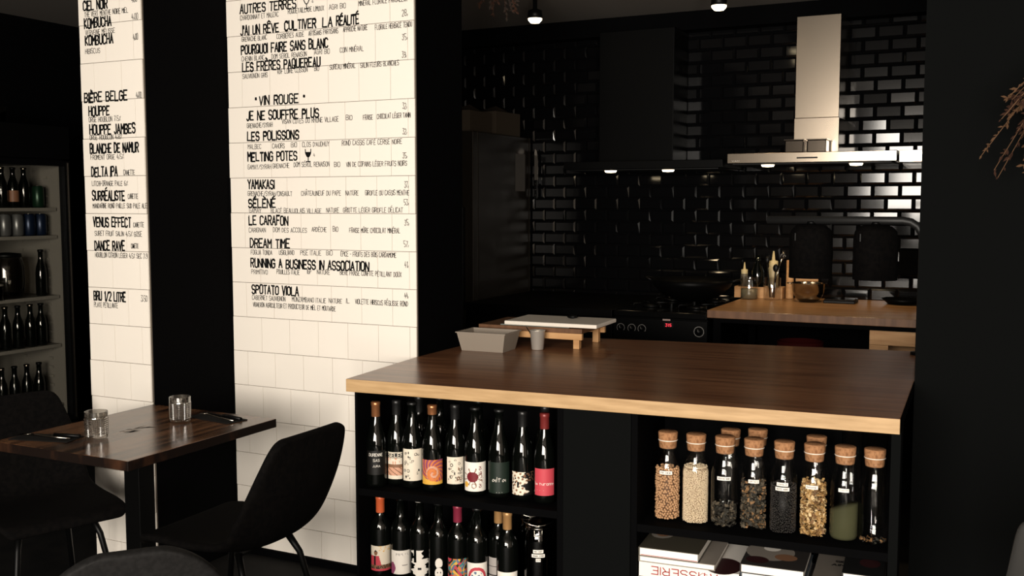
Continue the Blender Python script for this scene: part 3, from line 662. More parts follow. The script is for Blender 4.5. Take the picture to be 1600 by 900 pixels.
# ---------------------------------------------------------------- things on the counter
hc = HC + .0005
t = thing('plastic_tub', 'empty frosted plastic food tub at the left end of the counter', 'tub', (-1.935, 3.70, hc), .04)
m = MB(); b = [(-.092, -.062), (.092, -.062), (.092, .062), (-.092, .062)]; tp = [(-.108, -.078), (.108, -.078), (.108, .078), (-.108, .078)]; hh = .078
bi = [(x*.97, y*.96) for x, y in b]; ti = [(x*.975, y*.965) for x, y in tp]
m.face([(x, y, 0) for x, y in b][::-1]); m.face([(x, y, .003) for x, y in bi])
for k in range(4):
    j = (k+1) % 4
    m.face([(*b[k], 0), (*b[j], 0), (*tp[j], hh), (*tp[k], hh)]); m.face([(*bi[j], .003), (*bi[k], .003), (*ti[k], hh), (*ti[j], hh)]); m.face([(*tp[k], hh), (*tp[j], hh), (*ti[j], hh), (*ti[k], hh)])
m.build('tub_body', M_plastic, t)
m = MB()
for k in range(4):
    j = (k+1) % 4; o = [(x*1.035, y*1.04) for x, y in tp]
    m.face([(*tp[k], hh+.0005), (*tp[j], hh+.0005), (*o[j], hh+.0005), (*o[k], hh+.0005)]); m.face([(*o[k], hh-.004), (*o[j], hh-.004), (*o[j], hh), (*o[k], hh)])
m.build('rim', M_plastic, t)
tag(MB().lathe([(0, .002), (.022, 0), (.0245, .003), (.031, .078), (.033, .080), (.031, .081), (.0295, .077), (.0235, .008), (0, .006)], 28).build('steel_cup', M_cup), 'small brushed steel cup beside the plastic tub', 'cup', None, None, (-1.755, 3.79, hc))
m = MB(); m.tube([(0, 0, 0), (-.062, .012, .082)], .0022, 6); m.ball((0, 0, .004), .009, 2, 0, (1, 1, .5))
tag(m.build('teaspoon', M_steel2), 'thin teaspoon standing in the steel cup', 'spoon', None, None, (-1.748, 3.788, hc+.008))
tag(MB().ball((0, 0, 0), .0095, 2).build('garlic_clove', mat('ivory', (.75, .66, .52), .6)), 'ivory lump resting in the mouth of the steel cup', 'food', None, None, (-1.748, 3.776, hc+.0745))
t = thing('wooden_riser', 'low wooden riser board on square feet at the back of the counter', 'riser', (-1.82, 3.845, hc), .035)
MB().box((-.235, 0, .066), (.235, .30, .086)).build('riser_top', M_darkwood, t, .002)
MB().box((-.235, .0, .040), (.235, .018, .066)).build('apron', M_wood, t, .001); MB().box((-.235, .282, .040), (.235, .30, .066)).build('apron', M_wood, t, .001)
for x in (-.215, .19):
    for y in (.02, .255): MB().box((x, y, 0), (x+.026, y+.026, .066)).build('leg', M_wood, t, .001)
tag(MB().box((-.21, -.005, 0), (.10, .24, .004)).build('cutting_mat', mat('green_grey_mat', (.17, .19, .17), .6), None, .001), 'thin grey-green cutting mat under the white board', 'mat', None, None, (-1.745, 3.86, hc+.0865), .05)
tag(MB().box((-.205, 0, 0), (.205, .26, .016)).build('cutting_board', M_whiteplastic, None, .003), 'white plastic cutting board on the wooden riser', 'cutting board', None, None, (-1.725, 3.842, hc+.091), .045)
m = MB(); m.ball((0, 0, .008), .016, 2, 0, (1.4, .8, .5)); m.ball((.014, .004, .008), .010, 2, 0, (1.2, .8, .6))
tag(m.build('black_sponge', M_leg), 'small black lump lying on the white cutting board', 'sponge', None, None, (-1.70, 4.02, hc+.1075))

# ---------------------------------------------------------------- dining table
t = thing('dining_table', 'small walnut dining table against the menu pier', 'table', (-2.68, 2.55, 0))
m = MB(); m.box((-.30, -.345, .714), (.30, .345, .745), 1, None, 0); m.build('tabletop', [M_table, M_tedge], t, .002)
MB().box((-.055, -.035, .02), (.015, .035, .700)).build('pedestal', M_leg, t, .002)
MB().box((-.26, -.03, .700), (.26, .03, .712)).build('support_plate', M_leg, t)
MB().box((-.22, -.26, 0), (.22, .26, .02)).build('base_plate', M_leg, t, .003)
q = random.Random(5); m = MB()
for k in range(16):
    x, y = q.uniform(-.025, .025), q.uniform(-.05, .05); a = q.uniform(-.5, .5)+1.1; L = q.uniform(.012, .03); wd = q.uniform(.0015, .004)
    dx, dy = math.cos(a), math.sin(a); m.face([(x+dx*L, y+dy*L, .7453), (x-dy*wd, y+dx*wd, .7453), (x-dx*L, y-dy*L, .7453), (x+dy*wd, y-dx*wd, .7453)])
o = m.build('wood_crack', M_ink, t, recalc=False); o.location = (-.02, .0, 0)
def tumbler(x, y, label):
    t = thing('tumbler', label, 'glass', (x, y, .7455), 0, 'cut glass tumblers on the table')
    m = MB(); n = 30; rows = 13; r0, r1, H_ = .0350, .0370, .090
    ring = []
    for j in range(rows+1):
        z = .004 + (H_-.004)*j/rows; r = r0 + (r1-r0)*j/rows
        ring.append([m.bm.verts.new((r*math.cos(2*math.pi*k/n), r*math.sin(2*math.pi*k/n), z)) for k in range(n)])
    for j, (A, B) in enumerate(zip(ring, ring[1:])):
        for k in range(n):
            qd = [A[k], A[(k+1) % n], B[(k+1) % n], B[k]]
            if j == 0 or j > rows-4: m.bm.faces.new(qd).smooth = True; continue
            c_ = sum((v_.co for v_ in qd), Vector())/4; o_ = Vector((c_.x, c_.y, 0)).normalized(); pk = m.bm.verts.new(c_ + o_*.0028)
            for e_ in range(4): m.bm.faces.new([qd[e_], qd[(e_+1) % 4], pk])
    m.bm.faces.new(ring[0][::-1])
    m.build('glass_wall', M_cut, t)
    MB().lathe([(r1, H_), (r1-.0006, H_+.001), (r1-.003, H_), (r1-.0035, .018), (.02, .012), (0, .012)], n).build('glass_inside', M_glass2, t)
tumbler(-2.712, 2.385, 'cut glass tumbler on the near left of the walnut table')
tumbler(-2.655, 2.705, 'cut glass tumbler at the wall end of the walnut table')
napk = mat('black_napkin', (.007, .0065, .006), .9, spec=.1)
for k, (x, y, a) in enumerate(((-2.86, 2.31, .25), (-2.57, 2.80, -.15))):
    nm = ('near', 'far')[k]
    tag(MB().box((-.11, -.045, 0), (.11, .045, .003)).build('napkin', napk, None, .001), ('folded black napkin at the near left place setting', 'folded black napkin at the wall end place setting')[k], 'napkin', 'napkins on the table', None, (x, y, .7455), a)
    f = MB(); f.tube([(.10, 0, .0035), (.02, 0, .006), (-.03, 0, .010), (-.045, 0, .012)], .0026, 6)
    for s in (-.0085, -.0028, .0028, .0085): f.tube([(-.045, s*.3, .012), (-.055, s, .012), (-.088, s, .008)], .0013, 5)
    tag(f.build('fork', M_steel2), ('steel fork on the near left napkin', 'steel fork on the wall end napkin')[k], 'fork', 'table forks', None, (x, y-.012, .7485), a)
    kn = thing('table_knife', ('black handled knife on the near left napkin', 'black handled knife on the wall end napkin')[k], 'knife', (x, y+.022, .749), a, 'table knives')
    MB().box((-.10, -.008, .001), (.01, .008, .0028)).build('blade', M_steel2, kn, .0005); MB().tube([(.008, 0, .004), (.05, 0, .005), (.105, 0, .004)], .006, 8).build('handle', M_leg, kn)

# ---------------------------------------------------------------- chairs
def make_chair(label, loc, rz, m_shell, group=None, round_top=False):
    t = thing('dining_chair', label, 'chair', loc, rz, group)
    prof = [(.235, .425, .19), (.232, .446, .205), (.215, .458, .213), (.12, .455, .222), (.0, .444, .226), (-.10, .440, .228), (-.165, .452, .230), (-.205, .490, .232), (-.232, .55, .232), (-.255, .62, .226), (-.272, .69, .214), (-.286, .75, .198), (-.294, .785, .185), (-.299, .803, .168), (-.302, .812, .140)]
    if round_top == 2: prof = prof[:10] + [(-.270, .68, .218), (-.284, .745, .210), (-.294, .79, .204), (-.299, .812, .196), (-.301, .820, .182)]
    elif round_top: prof = prof[:10] + [(-.270, .68, .205), (-.283, .735, .180), (-.293, .78, .142), (-.300, .808, .098), (-.303, .82, .055)]
    m = MB(); ns = 12; rows = []
    for i, (px, pz, hw) in enumerate(prof):
        tq = i/(len(prof)-1); row = []
        a = prof[max(i-1, 0)]; b = prof[min(i+1, len(prof)-1)]; dx, dz = b[0]-a[0], b[1]-a[1]; L = math.hypot(dx, dz); nx, nz = dz/L, -dx/L   # towards the sitter
        k = .055*math.exp(-((tq-.50)/.22)**2)
        for j in range(ns+1):
            s = j/ns*2-1; c = k*abs(s)**2.6
            row.append(m.bm.verts.new((px + nx*c, hw*s, pz + nz*c)))
        rows.append(row)
    for A, B in zip(rows, rows[1:]):
        for j in range(ns): m.bm.faces.new([A[j], A[j+1], B[j+1], B[j]]).smooth = True
    o = m.build('seat_shell', m_shell, t)
    sd = o.modifiers.new('thick', 'SOLIDIFY'); sd.thickness = .028; sd.offset = 0
    ss = o.modifiers.new('round', 'SUBSURF'); ss.levels = 2; ss.render_levels = 2
    for sx, sy in ((1, 1), (1, -1), (-1, 1), (-1, -1)):
        x0 = .12 if sx > 0 else -.10
        MB().tube([(x0, sy*.12, .425), (x0+sx*.035, sy*.14, .36), (x0+sx*.115, sy*.195, .0)], .0125, 10, 0, .009).build('leg', M_leg, t)
    f = MB(); f.tube([(.12, -.12, .424), (.12, .12, .424)], .010, 8); f.tube([(-.10, -.12, .424), (-.10, .12, .424)], .010, 8); f.tube([(-.10, 0, .424), (.12, 0, .424)], .010, 8)
    f.build('seat_frame', M_leg, t)
    return t
GC = 'upholstered shell chairs'
make_chair('black shell chair between the walnut table and the bar counter', (-2.255, 2.545, 0), math.pi + .0, M_fabric, GC)
c0 = make_chair('black shell chair tucked under the far left side of the walnut table', (-3.06, 2.44, 0), -.32, M_fabric, GC)
make_chair('dark grey shell chair whose rounded back rises at the bottom left', (-1.816, 1.666, 0), R(140), M_grey, GC, True)
make_chair('grey leather chair at the bottom right before the charcoal wall', (.222, 2.79, 0), math.pi/2, mat('grey_leather', (.028, .027, .0255), .5, spec=.3), GC, 2)

# ---------------------------------------------------------------- dried flowers
def bouquet(label, loc, seed, ln, spread, n, mcols, aim):
    q = random.Random(seed); t = thing('dried_flower_bunch', label, 'dried flowers', loc, 0, 'dried flower bunches'); st = MB(); hd = MB(); aim = Vector(aim).normalized()
    for k in range(n):
        d = (aim + Vector((q.uniform(-1, 1), q.uniform(-1, .35), q.uniform(-1, 1)))*spread).normalized(); L = ln*q.uniform(.6, 1)
        pts = [Vector((0, 0, 0)), d*L*.5, d*L + Vector((0, 0, -L*.12))]
        st.tube(pts, .0013, 5)
        for j in range(26):
            f = q.uniform(.45, 1.0); p = pts[1].lerp(pts[2], (f-.45)/.55); e = (d + Vector((q.uniform(-1, 1), q.uniform(-1, 1), q.uniform(-1, 1)))*.9).normalized(); s = q.uniform(.010, .028); w2 = e.orthogonal().normalized()*s*.2
            w3 = w2.cross(e)
            hd.face([p, p+e*s*.5+w2, p+e*s, p+e*s*.5-w2], k % 2); hd.face([p, p+e*s*.5+w3, p+e*s, p+e*s*.5-w3], k % 2)
    st.build('stems', mcols[0], t); hd.build('seed_heads', mcols, t, recalc=False)
    MB().tube([(0, 0, -.006), (0, 0, .006)], .012, 10).build('string_tie', mcols[0], t)
    return t
df = [mat('dry_straw', (.12, .065, .035), .9, spec=.1), mat('dry_brown', (.05, .024, .016), .9, spec=.1)]
bouquet('dried brown flower bunch hung on the charcoal wall at the right edge', (.175, 3.56, 2.04), 4, .46, .42, 90, df, (-.30, -.25, -1))
bouquet('dusky dried grass bunch hung from the ceiling beside the middle menu pier', (-2.22, 4.35, 2.655), 9, .25, .55, 12, [df[1], mat('dry_dusk', (.03, .018, .012), .9)], (0, 0, -1))

# ---------------------------------------------------------------- drinks cooler (left, door towards the dining room, +X)
FX = -4.85
t = thing('drinks_cooler', 'glass door drinks cooler with grey shelves standing behind the beer menu pier', 'cooler', (-5.19, 3.74, 0))
lx = FX + 5.19; W = .40                                   # local: door plane at x = lx, cabinet y from -W to W
m = MB(); m.box((-.36, -W, .10), (-.33, W, 1.95)); m.box((-.33, -W, .10), (lx-.05, -W+.03, 1.95)); m.box((-.33, W-.03, .10), (lx-.05, W, 1.95)); m.box((-.33, -W+.03, .10), (lx-.05, W-.03, .30)); m.box((-.33, -W+.03, 1.74), (lx-.05, W-.03, 1.95))
m.build('cabinet', M_leg, t)
m = MB(); m.box((-.33, -W+.03, .30), (-.322, W-.03, 1.74)); m.box((-.322, W-.038, .30), (lx-.055, W-.03, 1.74)); m.box((-.322, -W+.03, .30), (lx-.055, -W+.038, 1.74))
for k in range(26):
    z = .36 + k*.052; m.box((-.05, W-.048, z), (-.02, W-.038, z+.014)); m.box((.17, W-.048, z), (.20, W-.038, z+.014))
m.build('liner', M_liner, t)
m = MB(); m.box((lx-.048, -W, .28), (lx, -W+.035, 1.76)); m.box((lx-.048, W-.035, .28), (lx, W, 1.76)); m.box((lx-.048, -W+.035, .28), (lx, W-.035, .31)); m.box((lx-.048, -W+.035, 1.73), (lx, W-.035, 1.76))
d = m.build('door', M_leg, t)
MB().box((lx-.030, -W+.035, .31), (lx-.024, W-.035, 1.73)).build('door_pane', M_door, d)
MB().box((lx, W-.014, .29), (lx+.006, W-.006, 1.75)).build('door_trim', M_steel, d)
MB().box((lx-.06, W-.036, .31), (lx-.050, W-.030, 1.73)).build('gasket', M_liner, t)
MB().box((lx-.03, -W, 1.77), (lx, W, 1.95)).build('header_panel', M_leg, t)
MB().box((lx-.04, -W, .02), (lx, W, .27)).build('kick_panel', M_leg, t)
for z in (1.478, 1.322, .98, .70, .355): MB().box((-.32, -W+.04, z), (lx-.062, W-.05, z+.018)).build('shelf', M_liner, t)
can_b = [mat('can_print_%s' % n, c, .3, .5) for n, c in (('navy', (.008, .016, .04)), ('green', (.008, .03, .015)), ('brick', (.05, .013, .007)), ('silver', (.12, .12, .12)))]
BOTB = [(0, .003), (.027, 0), (.030, .005), (.030, .115), (.026, .145), (.0165, .172), (.0135, .19), (.0135, .222), (.0150, .223), (.0150, .231), (0, .232)]
CAN = [(0, .002), (.026, 0), (.033, .010), (.033, .108), (.027, .117), (.027, .121), (.024, .119), (0, .118)]
ORD = ['rightmost', 'second from the right', 'third from the right', 'fourth from the right', 'fifth from the right', 'sixth from the right']
def cooler_item(kind, k, y, z, shelf, x=-4.97, h=1.0, m_=None, extra=''):
    if kind == 'beer_bottle':
        o = thing('beer_bottle', 'dark bottle %s on the drinks cooler\'s %s shelf' % (ORD[k], shelf), 'bottle', (x, y, z), R(50), 'bottles in the drinks cooler')
        MB().lathe([(r, zz*h) for r, zz in BOTB], 20).build('glass_body', M_bottle, o); MB().lathe([(.0152, .222*h), (.0165, .224*h), (.0155, .2335*h), (0, .2345*h)], 16).build('crown_cap', M_steel if k % 2 else M_leg, o)
        if m_: MB().lathe([(.0304, .035*h), (.0304, .10*h)], 20).build('label', m_, o)
    elif kind == 'drink_can':
        o = thing('drink_can', '%s can %s on the drinks cooler\'s %s shelf' % (extra, ORD[k], shelf), 'can', (x, y, z), R(50), 'cans in the drinks cooler')
        MB().lathe(CAN, 22).build('can_body', m_, o); MB().lathe([(.0272, .1215), (.0275, .1225), (.0265, .1225), (.0260, .1205)], 22).build('rim', M_steel2, o)
lab_c = ink('amber_label', .20, .09, .05); lab_w = ink('bone_label', .16, .14, .12)
for k, y in enumerate((4.01, 3.93, 3.86, 3.79, 3.72)):
    if k == 0: cooler_item('drink_can', k, y, 1.4965, 'top', -4.96, 1, can_b[1], 'green and red')
    else: cooler_item('beer_bottle', k, y, 1.4965, 'top', -4.97, .95, lab_c if k == 2 else None)
cn = ['deep blue', 'navy', 'silver', 'silver', 'brick red', 'dark navy']
for k, y in enumerate((4.02, 3.945, 3.87, 3.79, 3.715, 3.64)): cooler_item('drink_can', k, y, 1.3405, 'second', -4.96, 1, (can_b[0], can_b[0], can_b[3], can_b[3], can_b[2], can_b[0])[k], cn[k])
o = thing('beverage_dispenser_jar', 'big round glass jar catching a bright streak on the cooler\'s third shelf', 'jar', (-5.01, 3.83, .9985))
MB().lathe([(0, .004), (.075, 0), (.085, .01), (.092, .09), (.090, .17), (.080, .215), (.072, .225)], 30).build('glass_body', thin_glass('smoky_jar', (.35, .33, .30), 1.5, .03), o)
MB().lathe([(.072, .2255), (.078, .227), (.078, .245), (.02, .252), (0, .252)], 30).build('lid', M_leg, o)
cooler_item('beer_bottle', 0, 4.02, .9985, 'third', -4.97, 1.12); cooler_item('beer_bottle', 2, 3.60, .9985, 'third', -5.06, 1.0, lab_w)
o = thing('glass_tub', 'low clear glass tub left of the big jar on the cooler\'s third shelf', 'tub', (-4.93, 3.70, .9985)); MB().lathe([(0, .003), (.035, 0), (.038, .08), (.036, .08), (.033, .006), (0, .006)], 20).build('glass_body', M_jarglass, o); MB().lathe([(.0388, .078), (.040, .080), (.0388, .088), (0, .090)], 20).build('lid', lab_w, o)
for k, y in enumerate((4.00, 3.93, 3.85, 3.77, 3.69)): cooler_item('beer_bottle', k, y, .7185, 'fourth', -4.96, 1.02)
for k, y in enumerate((3.99, 3.91, 3.83, 3.75, 3.67)): cooler_item('beer_bottle', k, y, .3735, 'bottom', -4.98, 1.05)
for k, (x, y, c) in enumerate(((-5.0, 3.70, .9), (-4.98, 3.80, .4))):
    tag(MB().lathe([(0, 0), (.030, 0), (.038, .09), (.036, .09), (.029, .006), (0, .006)], 20).build('stacked_tumbler', M_jarglass), ('dim tumbler on top of the drinks cooler, further left', 'dim tumbler on top of the drinks cooler, nearer the pier')[k], 'glass', 'glasses on the drinks cooler', None, (x, y, 1.9505))

# ---------------------------------------------------------------- steel fridge and the boxes on it
t = thing('steel_fridge', 'tall dark steel fridge standing against the kitchen wall left of the stove', 'fridge', (-3.24, 5.82, 0))
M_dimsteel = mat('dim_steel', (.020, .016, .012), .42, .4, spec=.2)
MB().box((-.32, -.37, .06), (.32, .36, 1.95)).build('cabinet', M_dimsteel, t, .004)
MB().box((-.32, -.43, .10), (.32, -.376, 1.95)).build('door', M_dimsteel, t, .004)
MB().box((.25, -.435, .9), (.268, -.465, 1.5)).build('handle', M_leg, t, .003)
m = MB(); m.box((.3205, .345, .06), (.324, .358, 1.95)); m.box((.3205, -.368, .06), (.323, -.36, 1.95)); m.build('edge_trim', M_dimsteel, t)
for x in (-.27, .27):
    for y in (-.30, .30): MB().lathe([(0, 0), (.02, 0), (.02, .06), (0, .06)], 12, (x, y, 0)).build('foot', M_leg, t)
tag(MB().box((-.0008, -.07, 0), (.0008, .07, .24)).build('notice_sheet', mat('dim_paper', (.10, .09, .08), .7)), 'grey sheet of paper stuck to the fridge side', 'paper', None, None, (-2.9185, 6.03, 1.60))
m_box = mat('cardboard', (.055, .042, .03), .85, spec=.1)
for k, (x, y, sx, sy, h, a) in enumerate(((-3.10, 5.60, .12, .16, .13, .05), (-3.09, 5.95, .13, .15, .15, -.08))):
    t = thing('cardboard_box', ('cardboard box lying at the front on top of the steel fridge', 'cardboard box lying at the back on top of the steel fridge')[k], 'box', (x, y, 1.951), a, 'boxes on the fridge')
    MB().box((-sx, -sy, 0), (sx, sy, h)).build('carton', m_box, t, .002)
    m = MB(); m.face([(-sx, -.01-sy*.0, h), (0, -sy, h+.004), (sx, -sy, h+.03), (sx, .0, h+.002)]); m.build('flap', m_box, t)

# ---------------------------------------------------------------- stove, base cabinets, worktop
t = thing('base_cabinet', 'black base cabinet run between the steel fridge and the stove', 'cabinet', (-2.44, 5.70, 0))
MB().box((-.46, -.42, .10), (.46, .49, .90)).build('carcass', M_black, t); MB().box((-.46, -.46, .90), (.46, .49, .94)).build('cabinet_top', M_blacksteel, t, .002); MB().box((-.46, -.38, 0), (.46, .47, .10)).build('plinth', M_black, t)
for s in (-1, 1):
    d = MB().box((s*.23-.225, -.44, .12), (s*.23+.225, -.421, .885)).build('door', M_blacksteel, t, .002); MB().tube([(s*.05, -.452, .70), (s*.05, -.452, .84)], .006, 8).build('handle', M_leg, d)
SY = 5.25
t = thing('range_cooker', 'black range cooker with dials and a red lit clock', 'stove', (-1.712, SY, 0))
MB().box((-.262, .02, .10), (.262, .93, .905)).build('body', M_blacksteel, t, .003)
MB().box((-.262, 0, .906), (.262, .93, .940)).build('cooktop', mat('glossy_cooktop', (.003, .003, .003), .12, spec=.6), t, .008)
MB().box((-.262, 0, .78), (.262, .018, .900)).build('control_panel', M_blacksteel, t, .002)
MB().box((-.262, -.002, .16), (.262, .018, .77)).build('oven_door', M_blacksteel, t, .003)
m = MB(); m.tube([(-.2, -.04, .73), (.2, -.04, .73)], .008, 10); m.tube([(-.2, -.04, .73), (-.2, 0, .73)], .006, 8); m.tube([(.2, -.04, .73), (.2, 0, .73)], .006, 8); m.build('door_handle', M_leg, t)
MB().box((-.25, .03, .0), (.25, .9, .10)).build('plinth', M_black, t)
dial = mat('dial_marks', (.16, .15, .14), .5)
Ry = Matrix.Rotation(math.pi/2, 4, 'X')
for x, r in ((-.218, .014), (-.155, .014), (-.097, .014), (.219, .017)):
    k = MB().lathe([(0, 0), (r, 0), (r*.9, .020), (0, .021)], 20, (0, 0, 0), 0, Matrix.Translation((x, 0, .845)) @ Ry).build('knob', M_leg, t)
    m = MB().lathe([(r*1.45, .0008), (r*1.65, .0008)], 24, (0, 0, 0), 0, Matrix.Translation((x, 0, .845)) @ Ry, (R(-40), R(220)) if r < .016 else None)
    m.box((x-.001, -.0225, .847), (x+.001, -.021, .858)); m.build('dial_ring', dial, k)
MB().box((.020, -.0015, .895-.0), (.062, -.0, .904-.0)).build('name_plate', mat('chrome_plate', (.35, .28, .25), .4, .5), t)
m = MB(); write(m, 'BELLING'[:0] + 'Fuki'.upper(), .026, .056, .897, .0045, .0008, lambda a, b: (a, -.0018, b), 0, .03); m.build('plate_lettering', ink('plate_red', .25, .02, .02), t, recalc=False)
MB().box((.026, -.001, .858), (.078, -.0002, .886)).build('clock_window', M_leg, t)
m = MB(); write(m, '31.5', .036, .068, .865, .014, .0014, lambda a, b: (a, -.0018, b), 0, 0); m.build('clock_digits', mat('red_led', (.5, .02, .03), .5, emit=(1, .05, .08), estr=2.2), t, recalc=False)
for x in (-.13, .13):
    for y in (.26, .66):
        b = MB().lathe([(0, .9405), (.05, .9405), (.05, .951), (.03, .956), (0, .956)], 24, (x, y, 0)).build('burner', M_leg, t)
        m = MB()
        for a in range(4):
            c_, s_ = math.cos(a*math.pi/2+.78), math.sin(a*math.pi/2+.78); m.tube([(x+c_*.03, y+s_*.03, .962), (x+c_*.11, y+s_*.11, .962), (x+c_*.112, y+s_*.112, .9405)], .004, 6)
        m.build('grate', M_leg, b)
t = thing('wok', 'big round black wok with handles resting on the range cooker', 'wok', (-1.665, 5.70, .968))
MB().lathe([(0, .002), (.08, 0), (.16, .035), (.215, .085), (.232, .122), (.236, .122), (.219, .083), (.163, .031), (.08, -.002), (0, -.002)], 40).build('pan', M_blacksteel, t)
for s in (-1, 1): MB().tube([(s*.228, -.045, .112), (s*.27, -.035, .125), (s*.275, .035, .125), (s*.228, .045, .112)], .006, 8).build('handle', M_leg, t)
t = thing('kitchen_workbench', 'beech kitchen worktop on a dark frame under the steel hood', 'worktop', (0, 0, 0))
MB().prism([(-1.444, 5.225), (.34, 5.225), (.34, 6.19), (-1.444, 6.19)], .925, .965, 1, 0).build('worktop', [M_bench, M_darkwood], t, .002)
for x in (-1.43, .28):
    for y in (5.30, 6.10): MB().box((x, y, 0), (x+.04, y+.04, .924)).build('leg', M_black, t)
MB().box((-1.39, 5.30, .895), (.28, 5.32, .924)).build('apron', M_black, t); MB().box((-1.42, 5.28, .64), (.31, 6.15, .665)).build('under_shelf', M_black, t)
t = thing('wooden_crate', 'slatted pale wooden crate under the beech kitchen worktop', 'crate', (-.46, 5.36, .666))
m = MB(); m.box((-.19, 0, .15), (.19, .012, .245)); m.box((-.19, 0, .12), (-.10, .012, .149)); m.box((.10, 0, .12), (.19, .012, .149)); m.box((-.19, 0, .02), (.19, .012, .119)); m.build('slatted_front', M_wood, t, .001)
for s in (-1, 1): MB().box((s*.19-.012*(s > 0), .012, .02), (s*.19+.012*(s < 0), .30, .245)).build('side_board', M_wood, t, .001)
MB().box((-.19, .30, .02), (.19, .312, .245)).build('back_board', M_wood, t, .001); MB().box((-.19, 0, 0), (.19, .312, .019)).build('bottom_board', M_wood, t)
tag(MB().lathe([(0, 0), (.10, 0), (.115, .02), (.118, .14), (.112, .14), (.10, .02), (0, .012)], 28).build('stockpot', mat('red_enamel', (.035, .004, .004), .3)), 'dim red enamel pot under the beech kitchen worktop', 'pot', None, None, (-1.0, 5.42, .666))

# small things on the kitchen worktop
zk = .9655
t = thing('wooden_box', 'shallow wooden box behind the glass jars on the kitchen worktop', 'box', (-1.36, 6.075, zk))
for a, b in (((-.14, -.055, .0), (.14, -.045, .065)), ((-.14, .045, .0), (.14, .055, .065)), ((-.14, -.045, .0), (-.13, .045, .065)), ((.13, -.045, .0), (.14, .045, .065))): MB().box(a, b).build('side_board', M_wood, t)
MB().box((-.13, -.045, 0), (.13, .045, .006)).build('bottom_board', M_wood, t)
t = thing('glass_jar', 'round glass jar of cloudy liquid on the kitchen worktop', 'jar', (-1.395, 5.95, zk))
MB().lathe([(0, .002), (.046, 0), (.050, .006), (.050, .085), (.046, .10), (.044, .125), (.046, .13)], 26).build('glass_body', M_glass2, t); MB().lathe([(0, .004), (.047, .004), (.048, .060), (0, .060)], 24).build('cloudy_liquid', mat('cloudy_liquid', (.16, .14, .09), .3), t)
t = thing('utensil_jar', 'glass jar holding spoons and a whisk on the kitchen worktop', 'jar', (-1.265, 5.96, zk)); MB().lathe([(0, .003), (.044, 0), (.048, .006), (.048, .125), (.046, .128)], 26).build('glass_body', M_glass2, t)
for k, (dx, dy, h, mt, nm, lb) in enumerate(((-.012, .012, .21, M_leg, 'ladle', 'black handled ladle leaning in the utensil jar'), (.022, .0, .235, M_steel2, 'whisk', 'steel whisk leaning in the utensil jar'), (.006, -.015, .17, M_leg, 'spatula', 'black spatula in the front of the utensil jar'))):
    m = MB(); m.tube([(0, 0, .008), (dx*1.2, dy*1.2, h*.6), (dx*2.4, dy*2.4, h)], .004, 7)
    if nm == 'whisk':
        for a in range(5): m.tube([(dx*2.3, dy*2.3, h*.93), (dx*2.6+.016*math.cos(a*1.25), dy*2.6+.016*math.sin(a*1.25), h*1.06), (dx*2.9, dy*2.9, h*1.2)], .001, 5)
    else: m.ball((dx*2.4, dy*2.4, h+.012), .016, 2, 0, (1, .5, 1.5))
    tag(m.build(nm, mt), lb, 'utensil', 'utensils in the jar', None, (-1.265 + (k-1)*.012, 5.965 - k*.006, zk+.004))
def squeeze(x, y, z, h, r, label, c1, c2):
    t = thing('squeeze_bottle', label, 'bottle', (x, y, z), 0, 'squeeze bottles'); MB().lathe([(0, 0), (r, .002), (r, h*.62), (r*.8, h*.68), (0, h*.68)], 22).build('bottle_body', c1, t)
    MB().lathe([(r*.88, h*.66), (r*.9, h*.78), (r*.35, h*.80), (r*.14, h), (0, h)], 22).build('nozzle_cap', c2, t)
pv = mat('pale_sauce', (.36, .30, .17), .5); pc = mat('pale_cap', (.48, .40, .22), .5); pt = mat('dim_sauce', (.10, .085, .06), .5)
squeeze(-1.285, 6.075, zk+.0065, .27, .030, 'tall pale squeeze bottle standing in the wooden box behind the utensil jar', pv, pc)
squeeze(-1.455, 6.075, zk+.0065, .20, .022, 'short squeeze bottle with pale cap at the left end of the wooden box', pt, pc)
tag(MB().lathe([(0, 0), (.036, .002), (.036, .15), (.015, .20), (.013, .245), (0, .246)], 22).build('oil_bottle', M_bottle), 'dark oil bottle in the wooden box behind the cloudy jar', 'bottle', None, None, (-1.375, 6.07, zk+.0065))
tag(MB().lathe([(0, 0), (.021, .001), (.022, .01), (.021, .222), (.019, .226), (0, .226)], 22).build('rolling_pin', M_wood), 'wooden rolling pin standing upright left of the steel bowl', 'rolling pin', None, None, (-1.185, 6.06, zk))
tag(MB().box((-.065, -.009, 0), (.065, .009, .125)).build('wooden_board', M_wood, None, .003), 'small wooden board leaning behind the steel bowl', 'board', None, None, (-1.10, 6.13, zk))
t = thing('steel_bowl', 'shiny steel mixing bowl on the kitchen worktop', 'bowl', (-1.055, 5.93, zk)); MB().lathe([(0, .002), (.045, 0), (.07, .02), (.088, .06), (.094, .104), (.098, .106), (.0965, .108), (.092, .105), (.085, .06), (.067, .022), (0, .006)], 36).build('bowl_wall', M_steel2, t); MB().tube([(-.092, -.012, .101), (-.118, -.008, .103), (-.118, .008, .103), (-.092, .012, .101)], .0035, 6).build('handle', M_steel2, t)
t = thing('kitchen_scale', 'flat black kitchen scale right of the steel bowl', 'scale', (-.88, 5.95, zk)); MB().box((-.085, -.07, 0), (.085, .07, .016)).build('scale_base', M_leg, t, .004); MB().box((-.08, -.066, .0165), (.08, .066, .024)).build('weighing_plate', mat('black_glass', (.004, .004, .004), .06, spec=.7), t, .002)
tag(MB().lathe([(0, .002), (.075, 0), (.11, .028), (.113, .028), (.078, -.002), (0, -.002)], 30).build('dark_plate', M_blacksteel), 'dark shallow plate at the right end of the kitchen worktop', 'plate', None, None, (-.56, 6.02, zk+.0022))
